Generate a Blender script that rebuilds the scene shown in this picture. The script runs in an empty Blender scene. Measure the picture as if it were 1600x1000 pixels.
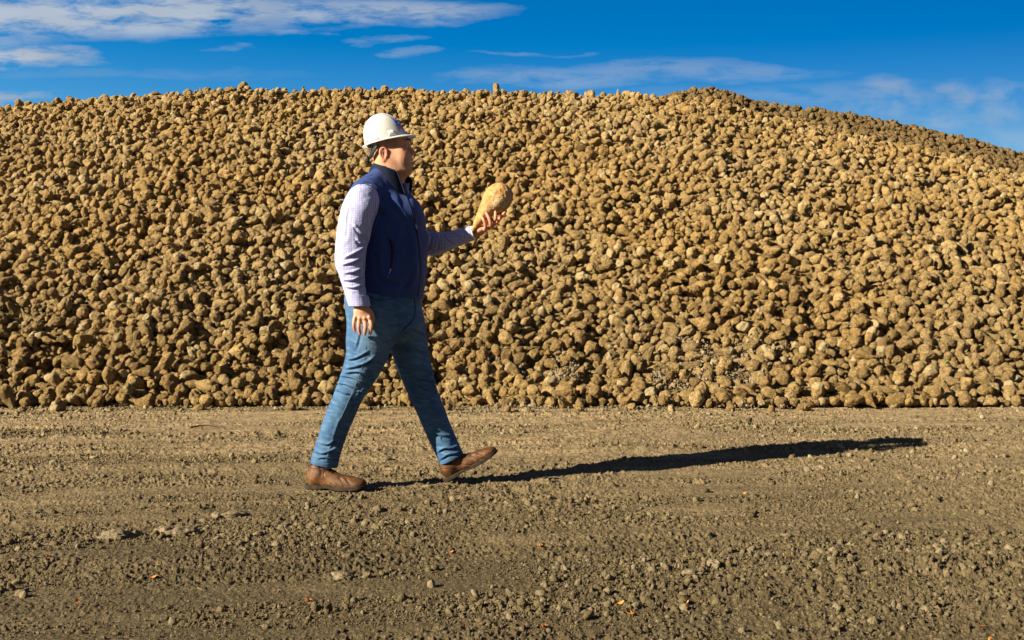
import bpy, bmesh, math, random
import numpy as np
from mathutils import Vector, Matrix, Euler

SC = bpy.context.scene
COL = SC.collection
R = math.radians

# ------------------------------------------------------------------ camera
FPX = 1778.0                                  # focal length in pixels of a 1600 px wide frame
PITCH = math.atan(60.0 / FPX)
cam_d = bpy.data.cameras.new("camera")
cam = bpy.data.objects.new("camera", cam_d)
COL.objects.link(cam)
cam_d.lens = 36.0 * FPX / 1600.0
cam_d.sensor_width = 36.0
cam_d.clip_start = 0.1
cam_d.clip_end = 3000
cam.location = (0, 0, 1.0)
cam.rotation_euler = (math.pi / 2 - PITCH, 0, 0)
SC.camera = cam
SC.render.resolution_x, SC.render.resolution_y = 1024, 640

# ------------------------------------------------------------------ sun and sky
SUN_TO = Vector((-3.22, -1.70, 1.80)).normalized()      # towards the sun
elev = math.asin(SUN_TO.z)
azim = math.atan2(SUN_TO.x, SUN_TO.y)
sun_d = bpy.data.lights.new("sun", 'SUN')
sun_d.energy = 5.0
sun_d.angle = R(0.5)
sun_d.color = (1.0, 0.855, 0.61)
sun = bpy.data.objects.new("sun", sun_d)
COL.objects.link(sun)
sun.rotation_euler = (-SUN_TO).to_track_quat('-Z', 'Y').to_euler()
sun.location = (-6, -4, 6)

SC.view_settings.view_transform = 'Standard'
SC.view_settings.look = 'None'
SC.view_settings.gamma = 1.0
SC.view_settings.exposure = 1.56


class NT:
    """small helper for node trees"""
    def __init__(s, tree):
        s.t = tree; s.t.nodes.clear()
    def n(s, typ, **kw):
        nd = s.t.nodes.new(typ)
        ins = kw.pop('ins', None)
        for k, v in kw.items():
            setattr(nd, k, v)
        if ins:
            for k, v in ins.items():
                s.put(nd.inputs[k], v)
        return nd
    def put(s, sock, v):
        if isinstance(v, bpy.types.NodeSocket):
            s.t.links.new(v, sock)
        elif isinstance(v, bpy.types.Node):
            s.t.links.new(v.outputs[0], sock)
        else:
            sock.default_value = v
    def m(s, op, a, b=None, c=None, clamp=False):
        nd = s.t.nodes.new('ShaderNodeMath'); nd.operation = op; nd.use_clamp = clamp
        s.put(nd.inputs[0], a)
        if b is not None: s.put(nd.inputs[1], b)
        if c is not None: s.put(nd.inputs[2], c)
        return nd.outputs[0]
    def mix(s, f, a, b, mode='MIX'):
        nd = s.t.nodes.new('ShaderNodeMix'); nd.data_type = 'RGBA'; nd.blend_type = mode
        s.put(nd.inputs[0], f); s.put(nd.inputs[6], a); s.put(nd.inputs[7], b)
        return nd.outputs[2]
    def ramp(s, f, pts):
        nd = s.t.nodes.new('ShaderNodeValToRGB')
        el = nd.color_ramp.elements
        while len(el) < len(pts): el.new(0.5)
        for e, (p, c) in zip(el, pts):
            e.position = p
            e.color = (c, c, c, 1) if not isinstance(c, tuple) else (*c, 1)
        s.put(nd.inputs[0], f)
        return nd.outputs[0]
    def noise(s, vec, scale, detail=4, rough=0.55, dist=0.0, typ='FBM'):
        nd = s.t.nodes.new('ShaderNodeTexNoise'); nd.noise_type = typ
        if vec is not None: s.put(nd.inputs['Vector'], vec)
        nd.inputs['Scale'].default_value = scale; nd.inputs['Detail'].default_value = detail
        nd.inputs['Roughness'].default_value = rough; nd.inputs['Distortion'].default_value = dist
        return nd.outputs[0]


world = bpy.data.worlds.new("World")
SC.world = world
world.use_nodes = True
w = NT(world.node_tree)
sky = w.n('ShaderNodeTexSky', sky_type='NISHITA', sun_disc=False, sun_elevation=elev,
          sun_rotation=azim, altitude=300.0, air_density=1.0, dust_density=0.25, ozone_density=3.0)
hsv = w.n('ShaderNodeHueSaturation', ins={'Hue': 0.510, 'Saturation': 1.62, 'Value': 0.80, 'Color': sky.outputs[0]})
gc = w.n('ShaderNodeTexCoord').outputs['Generated']
sep = w.n('ShaderNodeSeparateXYZ', ins={0: gc})
yy = w.m('MAXIMUM', sep.outputs[1], 0.05)
U = w.m('DIVIDE', sep.outputs[0], yy)          # direction: sideways slope
V = w.m('DIVIDE', sep.outputs[2], yy)          # direction: upward slope
front = w.m('GREATER_THAN', sep.outputs[1], 0.06)
cv = w.n('ShaderNodeCombineXYZ', ins={0: w.m('MULTIPLY', U, 1.0), 1: w.m('MULTIPLY', V, 4.0), 2: 0.3})
warp = w.noise(cv, 9.0, 5, 0.6)
fine = w.noise(cv, 26.0, 6, 0.62, 0.25)
big = w.noise(cv, 7.0, 5, 0.55)
Uw = w.m('ADD', U, w.m('MULTIPLY', w.m('SUBTRACT', warp, 0.5), 0.17))
Vw = w.m('ADD', V, w.m('MULTIPLY', w.m('SUBTRACT', big, 0.5), 0.034))


def blob(px, py, hx, hy, strength, sharp=1.6):
    """soft elliptical cloud body, centre and half sizes as photograph angles"""
    a = w.m('DIVIDE', w.m('SUBTRACT', Uw, (px - 800) / FPX), hx / FPX)
    b = w.m('DIVIDE', w.m('SUBTRACT', Vw, (440 - py) / FPX), hy / FPX)
    d = w.m('ADD', w.m('MULTIPLY', a, a), w.m('MULTIPLY', b, b))
    e = w.m('MULTIPLY', w.m('SUBTRACT', 1.0, d, clamp=True), strength)
    return e

streaky = [blob(150, 22, 470, 50, 1.5), blob(560, 24, 270, 24, 1.15), blob(30, 92, 170, 20, 1.5),
           blob(480, 52, 50, 7, 0.55), blob(610, 62, 70, 6, 0.42), blob(640, 80, 50, 8, 0.38), blob(390, 80, 40, 4, 0.4),
           blob(0, 162, 60, 10, 1.4), blob(1040, 112, 290, 15, 0.50), blob(880, 122, 230, 14, 0.5), blob(830, 86, 90, 4, 0.3),
           blob(-300, 60, 420, 60, 1.2), blob(1250, 150, 330, 24, 0.30), blob(200, 120, 300, 14, 0.2)]
cumul = [blob(1400, 158, 95, 42, 0.75), blob(1330, 168, 70, 26, 0.5), blob(1560, 165, 70, 48, 0.8),
         blob(1480, 190, 50, 20, 0.7), blob(1600, 215, 120, 30, 0.45), blob(1800, 190, 150, 50, 0.8)]


def summed(lst):
    s = lst[0]
    for x in lst[1:]: s = w.m('MAXIMUM', s, x)
    return s
d1 = summed(streaky)
d1 = w.m('MULTIPLY', d1, w.m('MULTIPLY_ADD', w.m('SUBTRACT', fine, 0.5), 4.2, 0.80, clamp=True))
d1 = w.m('SMOOTHSTEP', d1, 0.0, 1.0) if False else w.m('MULTIPLY', d1, 0.74, clamp=True)
cv2 = w.n('ShaderNodeCombineXYZ', ins={0: U, 1: w.m('MULTIPLY', V, 1.4), 2: 1.3})
puff = w.noise(cv2, 30.0, 5, 0.55)
d2 = w.m('MULTIPLY', summed(cumul), w.m('MULTIPLY_ADD', w.m('SUBTRACT', puff, 0.46), 4.5, 0.35, clamp=True))
d2 = w.m('MULTIPLY', d2, 0.60, clamp=True)
dens = w.m('MULTIPLY', w.m('ADD', d1, d2, clamp=True), front)
lum = w.m('MULTIPLY_ADD', big, 2.4, 2.1)
ccol = w.n('ShaderNodeCombineColor', ins={0: w.m('MULTIPLY', lum, 0.86), 1: w.m('MULTIPLY', lum, 1.02), 2: w.m('MULTIPLY', lum, 1.24)})
# the sky deepens away from the sun, towards the upper right
deep = w.m('SUBTRACT', w.m('SUBTRACT', 1.06, w.m('MULTIPLY', U, 0.50)), w.m('MULTIPLY', V, 0.75))
deep = w.m('MAXIMUM', w.m('MINIMUM', deep, 1.15), 0.62)
dark = w.n('ShaderNodeCombineColor', ins={0: deep, 1: deep, 2: w.m('POWER', deep, 0.8)})
clear = w.mix(1.0, hsv.outputs[0], dark.outputs[0], 'MULTIPLY')
skyc = w.mix(dens, clear, ccol.outputs[0])
# made-up grey-white cloud behind the camera, added to neutralise the blue fill
rest = w.m('SUBTRACT', 0.25, sep.outputs[1], clamp=True)
rest = w.m('MULTIPLY', w.m('MINIMUM', w.m('MULTIPLY', rest, 4.0), 1.0), w.m('MULTIPLY_ADD', w.noise(gc, 3.0, 4, 0.6), 1.6, -0.05, clamp=True))
skyc = w.mix(rest, skyc, (0.95, 0.92, 0.9, 1))
bg = w.n('ShaderNodeBackground', ins={'Color': skyc, 'Strength': 0.05})
w.n('ShaderNodeOutputWorld', ins={0: bg.outputs[0]})


# ------------------------------------------------------------------ helpers
def W(px, py, D):
    """point at distance D (world y) seen at photograph pixel px, py"""
    u = (px - 800) / FPX; v = (500 - py) / FPX
    c, s = math.cos(PITCH), math.sin(PITCH)
    d = np.array([u, c + v * s, -s + v * c])
    return np.array([0, 0, 1.0]) + d * (D / d[1])


def newmesh(name, verts, faces, smooth=True):
    me = bpy.data.meshes.new(name)
    verts = np.ascontiguousarray(verts, dtype=np.float32)
    faces = np.asarray(faces)
    if faces.ndim == 2:
        nf, k = faces.shape
        me.vertices.add(len(verts)); me.vertices.foreach_set('co', verts.ravel())
        me.loops.add(nf * k); me.loops.foreach_set('vertex_index', faces.astype(np.int32).ravel())
        me.polygons.add(nf)
        me.polygons.foreach_set('loop_start', np.arange(0, nf * k, k, dtype=np.int32))
        me.update(calc_edges=True)
    else:
        me.from_pydata([tuple(map(float, v)) for v in verts], [], [list(f) for f in faces])
    me.validate()
    if smooth:
        me.polygons.foreach_set('use_smooth', np.ones(len(me.polygons), dtype=bool))
    me.update()
    return me


def ob(name, me, mat=None, parent=None):
    o = bpy.data.objects.new(name, me)
    COL.objects.link(o)
    if mat is not None and not me.materials: me.materials.append(mat)
    if parent is not None: o.parent = parent
    return o


def tag(o, label=None, cat=None, group=None, kind=None):
    if label: o['label'] = label
    if cat: o['category'] = cat
    if group: o['group'] = group
    if kind: o['kind'] = kind
    return o


def _h(ix, iy, iz, seed):
    n = (ix.astype(np.int64) * 374761393 + iy.astype(np.int64) * 668265263 + iz.astype(np.int64) * 2147483647 + seed * 144665) & 0xffffffff
    n = ((n ^ (n >> 13)) * 1274126177) & 0xffffffff
    n = ((n ^ (n >> 16)) * 2246822519) & 0xffffffff
    return ((n ^ (n >> 15)) & 0xffffff) / float(0xffffff)


def vnoise(x, y, z, seed=0):
    """value noise, -1..1"""
    x = np.asarray(x, float); y = np.asarray(y, float) + 0 * x; z = np.asarray(z, float) + 0 * x
    ix = np.floor(x); iy = np.floor(y); iz = np.floor(z)
    fx = x - ix; fy = y - iy; fz = z - iz
    fx = fx * fx * fx * (fx * (fx * 6 - 15) + 10); fy = fy * fy * fy * (fy * (fy * 6 - 15) + 10); fz = fz * fz * fz * (fz * (fz * 6 - 15) + 10)
    r = 0
    for a in (0, 1):
        for b in (0, 1):
            for c in (0, 1):
                wgt = (fx if a else 1 - fx) * (fy if b else 1 - fy) * (fz if c else 1 - fz)
                r = r + wgt * _h(ix + a, iy + b, iz + c, seed)
    return r * 2 - 1


def vnoise2(x, y, seed=0):
    ix = np.floor(x); iy = np.floor(y)
    fx = x - ix; fy = y - iy
    fx = fx * fx * (3 - 2 * fx); fy = fy * fy * (3 - 2 * fy)
    z = np.zeros_like(ix)
    a = _h(ix, iy, z, seed); b = _h(ix + 1, iy, z, seed); c = _h(ix, iy + 1, z, seed); d = _h(ix + 1, iy + 1, z, seed)
    return ((a * (1 - fx) + b * fx) * (1 - fy) + (c * (1 - fx) + d * fx) * fy) * 2 - 1


def fbm2(x, y, oct=4, seed=0, gain=0.5):
    r = 0; a = 1.0; s = 0
    for o in range(oct):
        # rotate every octave so that no grid shows
        th = 0.7 * (o + 1)
        X = x * math.cos(th) - y * math.sin(th); Y = x * math.sin(th) + y * math.cos(th)
        r = r + a * vnoise2(X, Y, seed + o * 17); s += a; a *= gain
        x = x * 2.03 + 11.3; y = y * 2.03 + 5.7
    return r / s


def fbm3(x, y, z, oct=4, seed=0, gain=0.5):
    r = 0; a = 1.0; s = 0
    for o in range(oct):
        r = r + a * vnoise(x, y, z, seed + o * 13); s += a; a *= gain
        x = x * 2.03 + 1.3; y = y * 2.03 + 5.7; z = z * 2.03 + 2.1
    return r / s


def material(name):
    m = bpy.data.materials.new(name); m.use_nodes = True
    t = NT(m.node_tree)
    b = t.n('ShaderNodeBsdfPrincipled')
    t.n('ShaderNodeOutputMaterial', ins={0: b.outputs[0]})
    return m, t, b


def bump(t, b, height, strength, dist, prev=None):
    nd = t.n('ShaderNodeBump', ins={'Height': height, 'Strength': strength, 'Distance': dist})
    if prev is not None: t.put(nd.inputs['Normal'], prev)
    t.put(b.inputs['Normal'], nd.outputs[0])
    return nd.outputs[0]


# ------------------------------------------------------------------ materials of the place
def beet_material(name, dark=0.0):
    m, t, b = material(name)
    oc = t.n('ShaderNodeTexCoord').outputs['Object']
    oi = t.n('ShaderNodeObjectInfo')
    rnd = oi.outputs['Random']
    vor = None
    shift = t.n('ShaderNodeVectorMath', operation='ADD', ins={0: oc, 1: t.n('ShaderNodeCombineXYZ', ins={0: t.m('MULTIPLY', rnd, 37.0), 1: t.m('MULTIPLY', rnd, 91.0), 2: 0.0})}).outputs[0]
    n1 = t.noise(shift, 1.6, 4, 0.6)
    n2 = t.noise(shift, 9.0, 5, 0.65)
    n3 = t.noise(shift, 34.0, 3, 0.6)
    geo = t.n('ShaderNodeNewGeometry').outputs['Position']
    zone = t.noise(geo, 0.55, 3, 0.5)
    base = t.ramp(rnd, [(0.0, (0.275, 0.171, 0.060)), (0.3, (0.337, 0.218, 0.081)), (0.6, (0.400, 0.272, 0.109)), (0.85, (0.312, 0.196, 0.066)), (1.0, (0.424, 0.317, 0.156))])
    dusty = t.mix(t.m('MULTIPLY', t.ramp(zone, [(0.42, 0.0), (0.66, 1.0)]), 0.45), base, (0.387, 0.298, 0.162, 1))
    mud = (0.085, 0.058, 0.025, 1)
    zz = t.n('ShaderNodeSeparateXYZ', ins={0: geo}).outputs[2]
    nm = t.noise(shift, 4.2, 4, 0.62)
    low = t.m('MULTIPLY', t.m('SUBTRACT', 1.6, zz, clamp=True), 0.05)
    f = t.m('ADD', t.m('ADD', t.m('MULTIPLY', n1, 0.40), t.m('MULTIPLY', nm, 0.60)), low)
    f = t.m('ADD', f, t.m('MULTIPLY', t.m('SUBTRACT', t.m('FRACT', t.m('MULTIPLY', rnd, 53.7)), 0.5), 0.10))
    f = t.ramp(f, [(0.50, 0.0), (0.575, 1.0)])
    c = t.mix(t.m('MULTIPLY', f, 0.64 + 0.3 * dark), dusty, mud)
    c = t.mix(t.m('MULTIPLY', t.ramp(n3, [(0.55, 0.0), (0.7, 1.0)]), 0.45), c, (0.121, 0.086, 0.043, 1))
    c = t.mix(t.m('MULTIPLY', t.ramp(n2, [(0.28, 1.0), (0.38, 0.0)]), 0.5), c, (0.374, 0.298, 0.167, 1))
    # some were topped: a pale dry cut face on the crown
    cz = t.n('ShaderNodeSeparateXYZ', ins={0: oc}).outputs[2]
    cut = t.m('MULTIPLY', t.m('GREATER_THAN', t.m('ADD', cz, t.m('MULTIPLY', t.m('SUBTRACT', n2, 0.5), 0.25)), 0.66), t.m('GREATER_THAN', t.m('FRACT', t.m('MULTIPLY', rnd, 17.3)), 0.88))
    c = t.mix(t.m('MULTIPLY', cut, 0.45), c, (0.55, 0.47, 0.30, 1))
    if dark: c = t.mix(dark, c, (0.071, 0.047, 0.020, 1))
    t.put(b.inputs['Base Color'], c)
    b.inputs['Roughness'].default_value = 0.86
    b.inputs['Specular IOR Level'].default_value = 0.25
    p = bump(t, b, nm, 0.6, 0.06)
    p = bump(t, b, n2, 0.7, 0.03, p)
    bump(t, b, n3, 0.5, 0.008, p)
    return m

M_beet = beet_material('beet_skin')
M_beet_dark = beet_material('muddy_beet_skin', 0.62)


# ------------------------------------------------------------------ beets: shapes
def ico(sub):
    bm = bmesh.new(); bmesh.ops.create_icosphere(bm, subdivisions=sub, radius=1.0)
    v = np.array([x.co[:] for x in bm.verts]); f = np.array([[q.index for q in p.verts] for p in bm.faces])
    bm.free(); return v, f

ICO4 = ico(4)
ICO3 = ico(3)


def beet_shape(seed, kind, src=ICO4):
    """unit sized beet, crown up +z, tail towards -z; cross radius about 1"""
    rs = np.random.RandomState(seed)
    v, f = src
    x, y, z = v[:, 0].copy(), v[:, 1].copy(), v[:, 2].copy()
    L = {'round': rs.uniform(0.9, 1.05), 'egg': rs.uniform(1.15, 1.5), 'long': rs.uniform(1.5, 1.95), 'chunk': rs.uniform(0.85, 1.2)}[kind]
    t = (1 - z) / 2                      # 0 crown .. 1 tail
    tp = {'round': 0.22, 'egg': 0.55, 'long': 0.68, 'chunk': 0.1}[kind]
    wd = 1 - tp * np.clip(t - 0.3, 0, 1) ** 1.2 * 1.35
    x *= wd * rs.uniform(0.88, 1.05); y *= wd * rs.uniform(0.85, 1.0)
    if kind == 'chunk':
        for _ in range(4):               # broken or cut faces
            n = rs.normal(size=3); n /= np.linalg.norm(n)
            dd = x * n[0] + y * n[1] + z * n[2]; lim = rs.uniform(0.55, 0.8)
            ex = np.clip(dd - lim, 0, None) * 0.85
            x -= ex * n[0]; y -= ex * n[1]; z -= ex * n[2]
    else:
        lim = rs.uniform(0.62, 0.85)     # topped crown
        z = np.where(z > lim, lim + (z - lim) * 0.3, z)
    z = z * L
    if kind == 'long':
        z = np.where(t > 0.82, z - (t - 0.82) * 2.2, z)
        x += 0.16 * np.sin(z * 1.5 + rs.uniform(0, 6)) ; y += 0.1 * np.cos(z * 1.3)
    P = np.stack([x, y, z], 1)
    o = rs.uniform(0, 50, 3)
    n1 = fbm3(P[:, 0] * 1.1 + o[0], P[:, 1] * 1.1 + o[1], P[:, 2] * 1.1 + o[2], 2, seed)
    n2 = fbm3(P[:, 0] * 3.0 + o[1], P[:, 1] * 3.0 + o[2], P[:, 2] * 2.2 + o[0], 3, seed + 5)
    rid = 1 - np.abs(fbm3(P[:, 0] * 2.2 + o[2], P[:, 1] * 2.2, P[:, 2] * 1.0 + o[0], 2, seed + 9)) * 2
    ang = np.arctan2(y, x)
    groove = -0.10 * np.exp(-((np.sin((ang - rs.uniform(0, 6)) / 2)) / 0.13) ** 2) * np.exp(-(z / L) ** 2 * 2)
    k = 1 + 0.24 * n1 + 0.16 * n2 + 0.04 * rid + groove
    P = P * k[:, None]
    P -= (P.max(0) + P.min(0)) / 2
    P /= math.sqrt(max(P[:, 0].ptp() if hasattr(P, 'ptp_') else np.ptp(P[:, 0]), 1e-3) * np.ptp(P[:, 1])) / 2.0
    return P, f

KINDS = ['round', 'egg', 'chunk', 'egg', 'egg', 'long', 'egg', 'chunk', 'round', 'long', 'egg', 'long', 'chunk', 'egg', 'egg', 'long', 'round', 'egg', 'chunk', 'long', 'egg', 'round']
BEETS = []
for i, kd in enumerate(KINDS):
    P, f = beet_shape(100 + i, kd)
    me = newmesh('sugar_beet', P, f)
    me.materials.append(M_beet)
    BEETS.append(me)
BEETS_D = []
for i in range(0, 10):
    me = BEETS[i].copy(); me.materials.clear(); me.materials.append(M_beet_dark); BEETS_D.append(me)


def scatter(name, pts, rot, scl, vid, meshes, extra=None, extra_mat=None):
    """ONE object: points that carry instances of the given meshes (plus an optional solid mesh under them)"""
    src = bpy.data.collections.new(name + '_shapes')
    for i, me in enumerate(meshes):
        src.objects.link(bpy.data.objects.new('%s_shape_%03d' % (name, i), me))
    pts = np.asarray(pts, dtype=np.float32)
    npt = len(pts)
    if extra is not None:
        ev, ef = extra
        me = newmesh(name, np.concatenate([pts, ev.astype(np.float32)]), ef + npt)
    else:
        me = bpy.data.meshes.new(name); me.vertices.add(npt); me.vertices.foreach_set('co', pts.ravel())
    n = len(me.vertices)
    def att(nm, typ, key, arr, w_):
        full = np.zeros((n, w_) if w_ > 1 else n, dtype=np.float32 if typ != 'INT' else np.int32)
        full[:npt] = arr
        a = me.attributes.new(nm, typ, 'POINT'); a.data.foreach_set(key, full.ravel())
    att('rot', 'FLOAT_VECTOR', 'vector', rot, 3)
    att('scl', 'FLOAT_VECTOR', 'vector', scl, 3)
    att('vid', 'INT', 'value', vid, 1)
    sel = np.zeros(n, dtype=np.int32); sel[:npt] = 1
    a = me.attributes.new('use', 'INT', 'POINT'); a.data.foreach_set('value', sel)
    if extra_mat: me.materials.append(extra_mat)
    o = bpy.data.objects.new(name, me); COL.objects.link(o)
    g = bpy.data.node_groups.new(name + '_nodes', 'GeometryNodeTree')
    g.interface.new_socket('Geometry', in_out='INPUT', socket_type='NodeSocketGeometry')
    g.interface.new_socket('Geometry', in_out='OUTPUT', socket_type='NodeSocketGeometry')
    N = g.nodes; Lk = g.links
    gi = N.new('NodeGroupInput'); go = N.new('NodeGroupOutput')
    iop = N.new('GeometryNodeInstanceOnPoints')
    ci = N.new('GeometryNodeCollectionInfo'); ci.inputs['Collection'].default_value = src
    ci.inputs['Separate Children'].default_value = True; ci.inputs['Reset Children'].default_value = True
    def named(nm, typ):
        q = N.new('GeometryNodeInputNamedAttribute'); q.data_type = typ; q.inputs['Name'].default_value = nm; return q.outputs['Attribute']
    Lk.new(gi.outputs[0], iop.inputs['Points'])
    Lk.new(named('use', 'INT'), iop.inputs['Selection'])
    Lk.new(ci.outputs[0], iop.inputs['Instance'])
    iop.inputs['Pick Instance'].default_value = True
    Lk.new(named('vid', 'INT'), iop.inputs['Instance Index'])
    Lk.new(named('rot', 'FLOAT_VECTOR'), iop.inputs['Rotation'])
    Lk.new(named('scl', 'FLOAT_VECTOR'), iop.inputs['Scale'])
    if extra is not None:
        jg = N.new('GeometryNodeJoinGeometry'); Lk.new(gi.outputs[0], jg.inputs[0]); Lk.new(iop.outputs[0], jg.inputs[0]); Lk.new(jg.outputs[0], go.inputs[0])
    else:
        Lk.new(iop.outputs[0], go.inputs[0])
    md = o.modifiers.new('scatter', 'NODES'); md.node_group = g
    return o


# ------------------------------------------------------------------ the heap
TOP_F = [(-900, 225), (-300, 200), (0, 173), (100, 162), (200, 156), (300, 150), (440, 145), (600, 145), (800, 148), (1000, 155), (1060, 157),
         (1120, 166), (1180, 184), (1300, 208), (1400, 229), (1500, 252), (1600, 278), (1900, 330), (2400, 470)]
TOP_B = [(900, 190), (1000, 160), (1050, 144), (1100, 136), (1140, 143), (1180, 157), (1240, 166), (1300, 171), (1380, 188), (1500, 213), (1600, 241), (1900, 320), (2400, 470)]
YB, YR = 9.48, 17.6


def ridge_z(x, tab, yr):
    px = 800 + x / yr * FPX
    py = np.interp(px, [a for a, b in tab], [b for a, b in tab])
    return np.clip(1 + (440 - py) / FPX * yr, 0.3, None)


def heap_h(x, y):
    yb = YB + 0.10 * np.sin(x * 0.9 + 1) + 0.15 * vnoise2(x * 1.3, x * 0 + 0.5, 4) + 0.20 * vnoise2(x * 4.1, x * 0 + 3.5, 6) + 0.015 * x
    zr = ridge_z(x, TOP_F, YR) - 0.07
    t = (y - yb) / (YR - yb)
    g = np.where(t < 1, 1.13 * t - 0.13 * t * t, 1 - (t - 1) * 0.9)
    z = zr * g
    lump = 0.10 * fbm2(x * 0.55, y * 0.55, 3, 3) + 0.05 * fbm2(x * 1.7, y * 1.7, 2, 8)
    z = z + lump * np.clip(t * 6, 0, 1) * np.where(t > 0.85, np.clip((1.2 - t) * 3, 0, 1), 1)
    return np.where(t < 0, -0.05, z)


def pack(xr, yr, hf, n, rs, rmean, depth, iters=46):
    """settle n balls onto the surface hf by pushing overlapping pairs apart"""
    y = yr[0] + (yr[1] - yr[0]) * rs.rand(n * 3)
    half = 0.45 * y + 1.9
    x = (rs.rand(n * 3) * 2 - 1) * (0.45 * yr[1] + 1.9)
    keep = (np.abs(x) < half) & (x > xr[0]) & (x < xr[1])
    x, y = x[keep][:n], y[keep][:n]
    n = len(x)
    r = rmean * np.clip(np.exp(rs.normal(0, 0.33, n)), 0.5, 1.9)
    small = rs.rand(n) < 0.14
    r[small] *= 0.62
    z = hf(x, y) + r + depth * rs.rand(n)
    P = np.stack([x, y, z], 1)
    cell = 2 * r.max() * 1.02
    def pairs():
        c = np.floor(P / cell).astype(np.int64); c -= c.min(0) - 1
        dim = c.max(0) + 3
        key = (c[:, 0] * dim[1] + c[:, 1]) * dim[2] + c[:, 2]
        order = np.argsort(key, kind='stable'); sk = key[order]
        I, J = [], []
        for a in (-1, 0, 1):
            for b_ in (-1, 0, 1):
                for d in (-1, 0, 1):
                    off = (a * dim[1] + b_) * dim[2] + d
                    if off < 0: continue
                    s = np.searchsorted(sk, key + off, 'left'); e = np.searchsorted(sk, key + off, 'right')
                    cnt = e - s
                    for k in range(int(cnt.max())):
                        m = cnt > k
                        i = np.nonzero(m)[0]; j = order[s[m] + k]
                        if off == 0:
                            q = i < j; i, j = i[q], j[q]
                        dd = P[i] - P[j]
                        q = (dd * dd).sum(1) < ((r[i] + r[j]) * 1.15) ** 2
                        I.append(i[q]); J.append(j[q])
        return np.concatenate(I), np.concatenate(J)
    for it in range(iters):
        if it % 3 == 0: I, J = pairs()
        P[:, 2] -= 0.010 if it < iters * 0.7 else 0.004
        d = P[I] - P[J]; L = np.sqrt((d * d).sum(1)) + 1e-9
        ov = (r[I] + r[J]) * 1.0 - L
        m = ov > 0
        c = (d[m] / L[m, None]) * (ov[m, None] * 0.5 * 0.55)
        mv = np.zeros_like(P); np.add.at(mv, I[m], c); np.add.at(mv, J[m], -c)
        ln = np.sqrt((mv * mv).sum(1)); mx = 0.035
        mv *= np.where(ln > mx, mx / (ln + 1e-9), 1)[:, None]
        P += mv
        fl = np.maximum(hf(P[:, 0], P[:, 1]), 0) + r * 0.86
        P[:, 2] = np.maximum(P[:, 2], fl)
    return P, r


rs = np.random.RandomState(7)
PB, RB = pack((-12, 12), (YB - 0.28, YR + 1.0), heap_h, 70000, rs, 0.0332, 0.26)


def surface_grid(x0, x1, nx, y0, y1, ny, hf):
    xs = np.linspace(x0, x1, nx); ys = np.linspace(y0, y1, ny)
    X, Y = np.meshgrid(xs, ys)
    Z = hf(X.ravel(), Y.ravel())
    v = np.stack([X.ravel(), Y.ravel(), Z], 1)
    i = np.arange(nx * ny).reshape(ny, nx)
    f = np.stack([i[:-1, :-1].ravel(), i[:-1, 1:].ravel(), i[1:, 1:].ravel(), i[1:, :-1].ravel()], 1)
    return v, f


def project(P):
    c, s = math.cos(PITCH), math.sin(PITCH)
    q = P - np.array([0, 0, 1.0])
    dep = q[:, 1] * c - q[:, 2] * s
    up = q[:, 1] * s + q[:, 2] * c
    return 800 + q[:, 0] / dep * FPX, 500 - up / dep * FPX, dep

# which beets show largest: a small depth buffer of discs
bx_, by_, bd_ = project(PB)
order = np.argsort(-bd_)
idb = -np.ones((500, 800), dtype=np.int32)
for i in order:
    cx, cy, rr = bx_[i] / 2, by_[i] / 2, RB[i] * 1.02 * FPX / bd_[i] / 2
    xa, xb, ya, yb2 = int(max(0, cx - rr)), int(min(799, cx + rr)) + 1, int(max(0, cy - rr)), int(min(499, cy + rr)) + 1
    if xa >= xb or ya >= yb2: continue
    gy, gx = np.mgrid[ya:yb2, xa:xb]
    mk = (gx + .5 - cx) ** 2 + (gy + .5 - cy) ** 2 < rr * rr
    idb[ya:yb2, xa:xb][mk] = i
# the walking man hides a few
idb[105:380, 270:330] = np.where(np.random.RandomState(1).rand(275, 60) < 0.8, -1, idb[105:380, 270:330])
cnt = np.bincount(idb[idb >= 0].ravel(), minlength=len(PB))
top = np.argsort(-cnt)[:287]
istop = np.zeros(len(PB), bool); istop[top] = True

rot = rs.rand(len(PB), 3) * np.array([0.9, 0.9, 6.28]) 
tip = rs.rand(len(PB)) < 0.62
rot[:, 0] = np.where(tip, math.pi / 2 + rs.normal(0, 0.45, len(PB)), rs.normal(0, 0.7, len(PB)) + np.where(rs.rand(len(PB)) < 0.5, 0, math.pi))
rot[:, 1] = rs.normal(0, 0.5, len(PB))
sc1 = RB * rs.uniform(0.90, 1.0, len(PB))
scl = np.stack([sc1 * rs.uniform(0.92, 1.08, len(PB)), sc1 * rs.uniform(0.92, 1.08, len(PB)), sc1 * rs.uniform(0.9, 1.1, len(PB))], 1)
vid = rs.randint(0, len(BEETS), len(PB))

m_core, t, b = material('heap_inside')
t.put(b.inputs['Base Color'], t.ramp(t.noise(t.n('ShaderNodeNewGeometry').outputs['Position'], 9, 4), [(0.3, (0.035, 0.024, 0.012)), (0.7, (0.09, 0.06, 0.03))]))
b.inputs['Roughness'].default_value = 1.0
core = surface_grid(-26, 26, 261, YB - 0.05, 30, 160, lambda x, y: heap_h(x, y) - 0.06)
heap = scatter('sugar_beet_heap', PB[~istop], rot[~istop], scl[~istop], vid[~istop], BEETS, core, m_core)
tag(heap, 'long sloping heap of thousands of tan sugar beets behind the walking man', 'beet heap', kind='stuff')

# darker heap behind, on the right
rs2 = np.random.RandomState(21)
YR2 = 21.0


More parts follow.
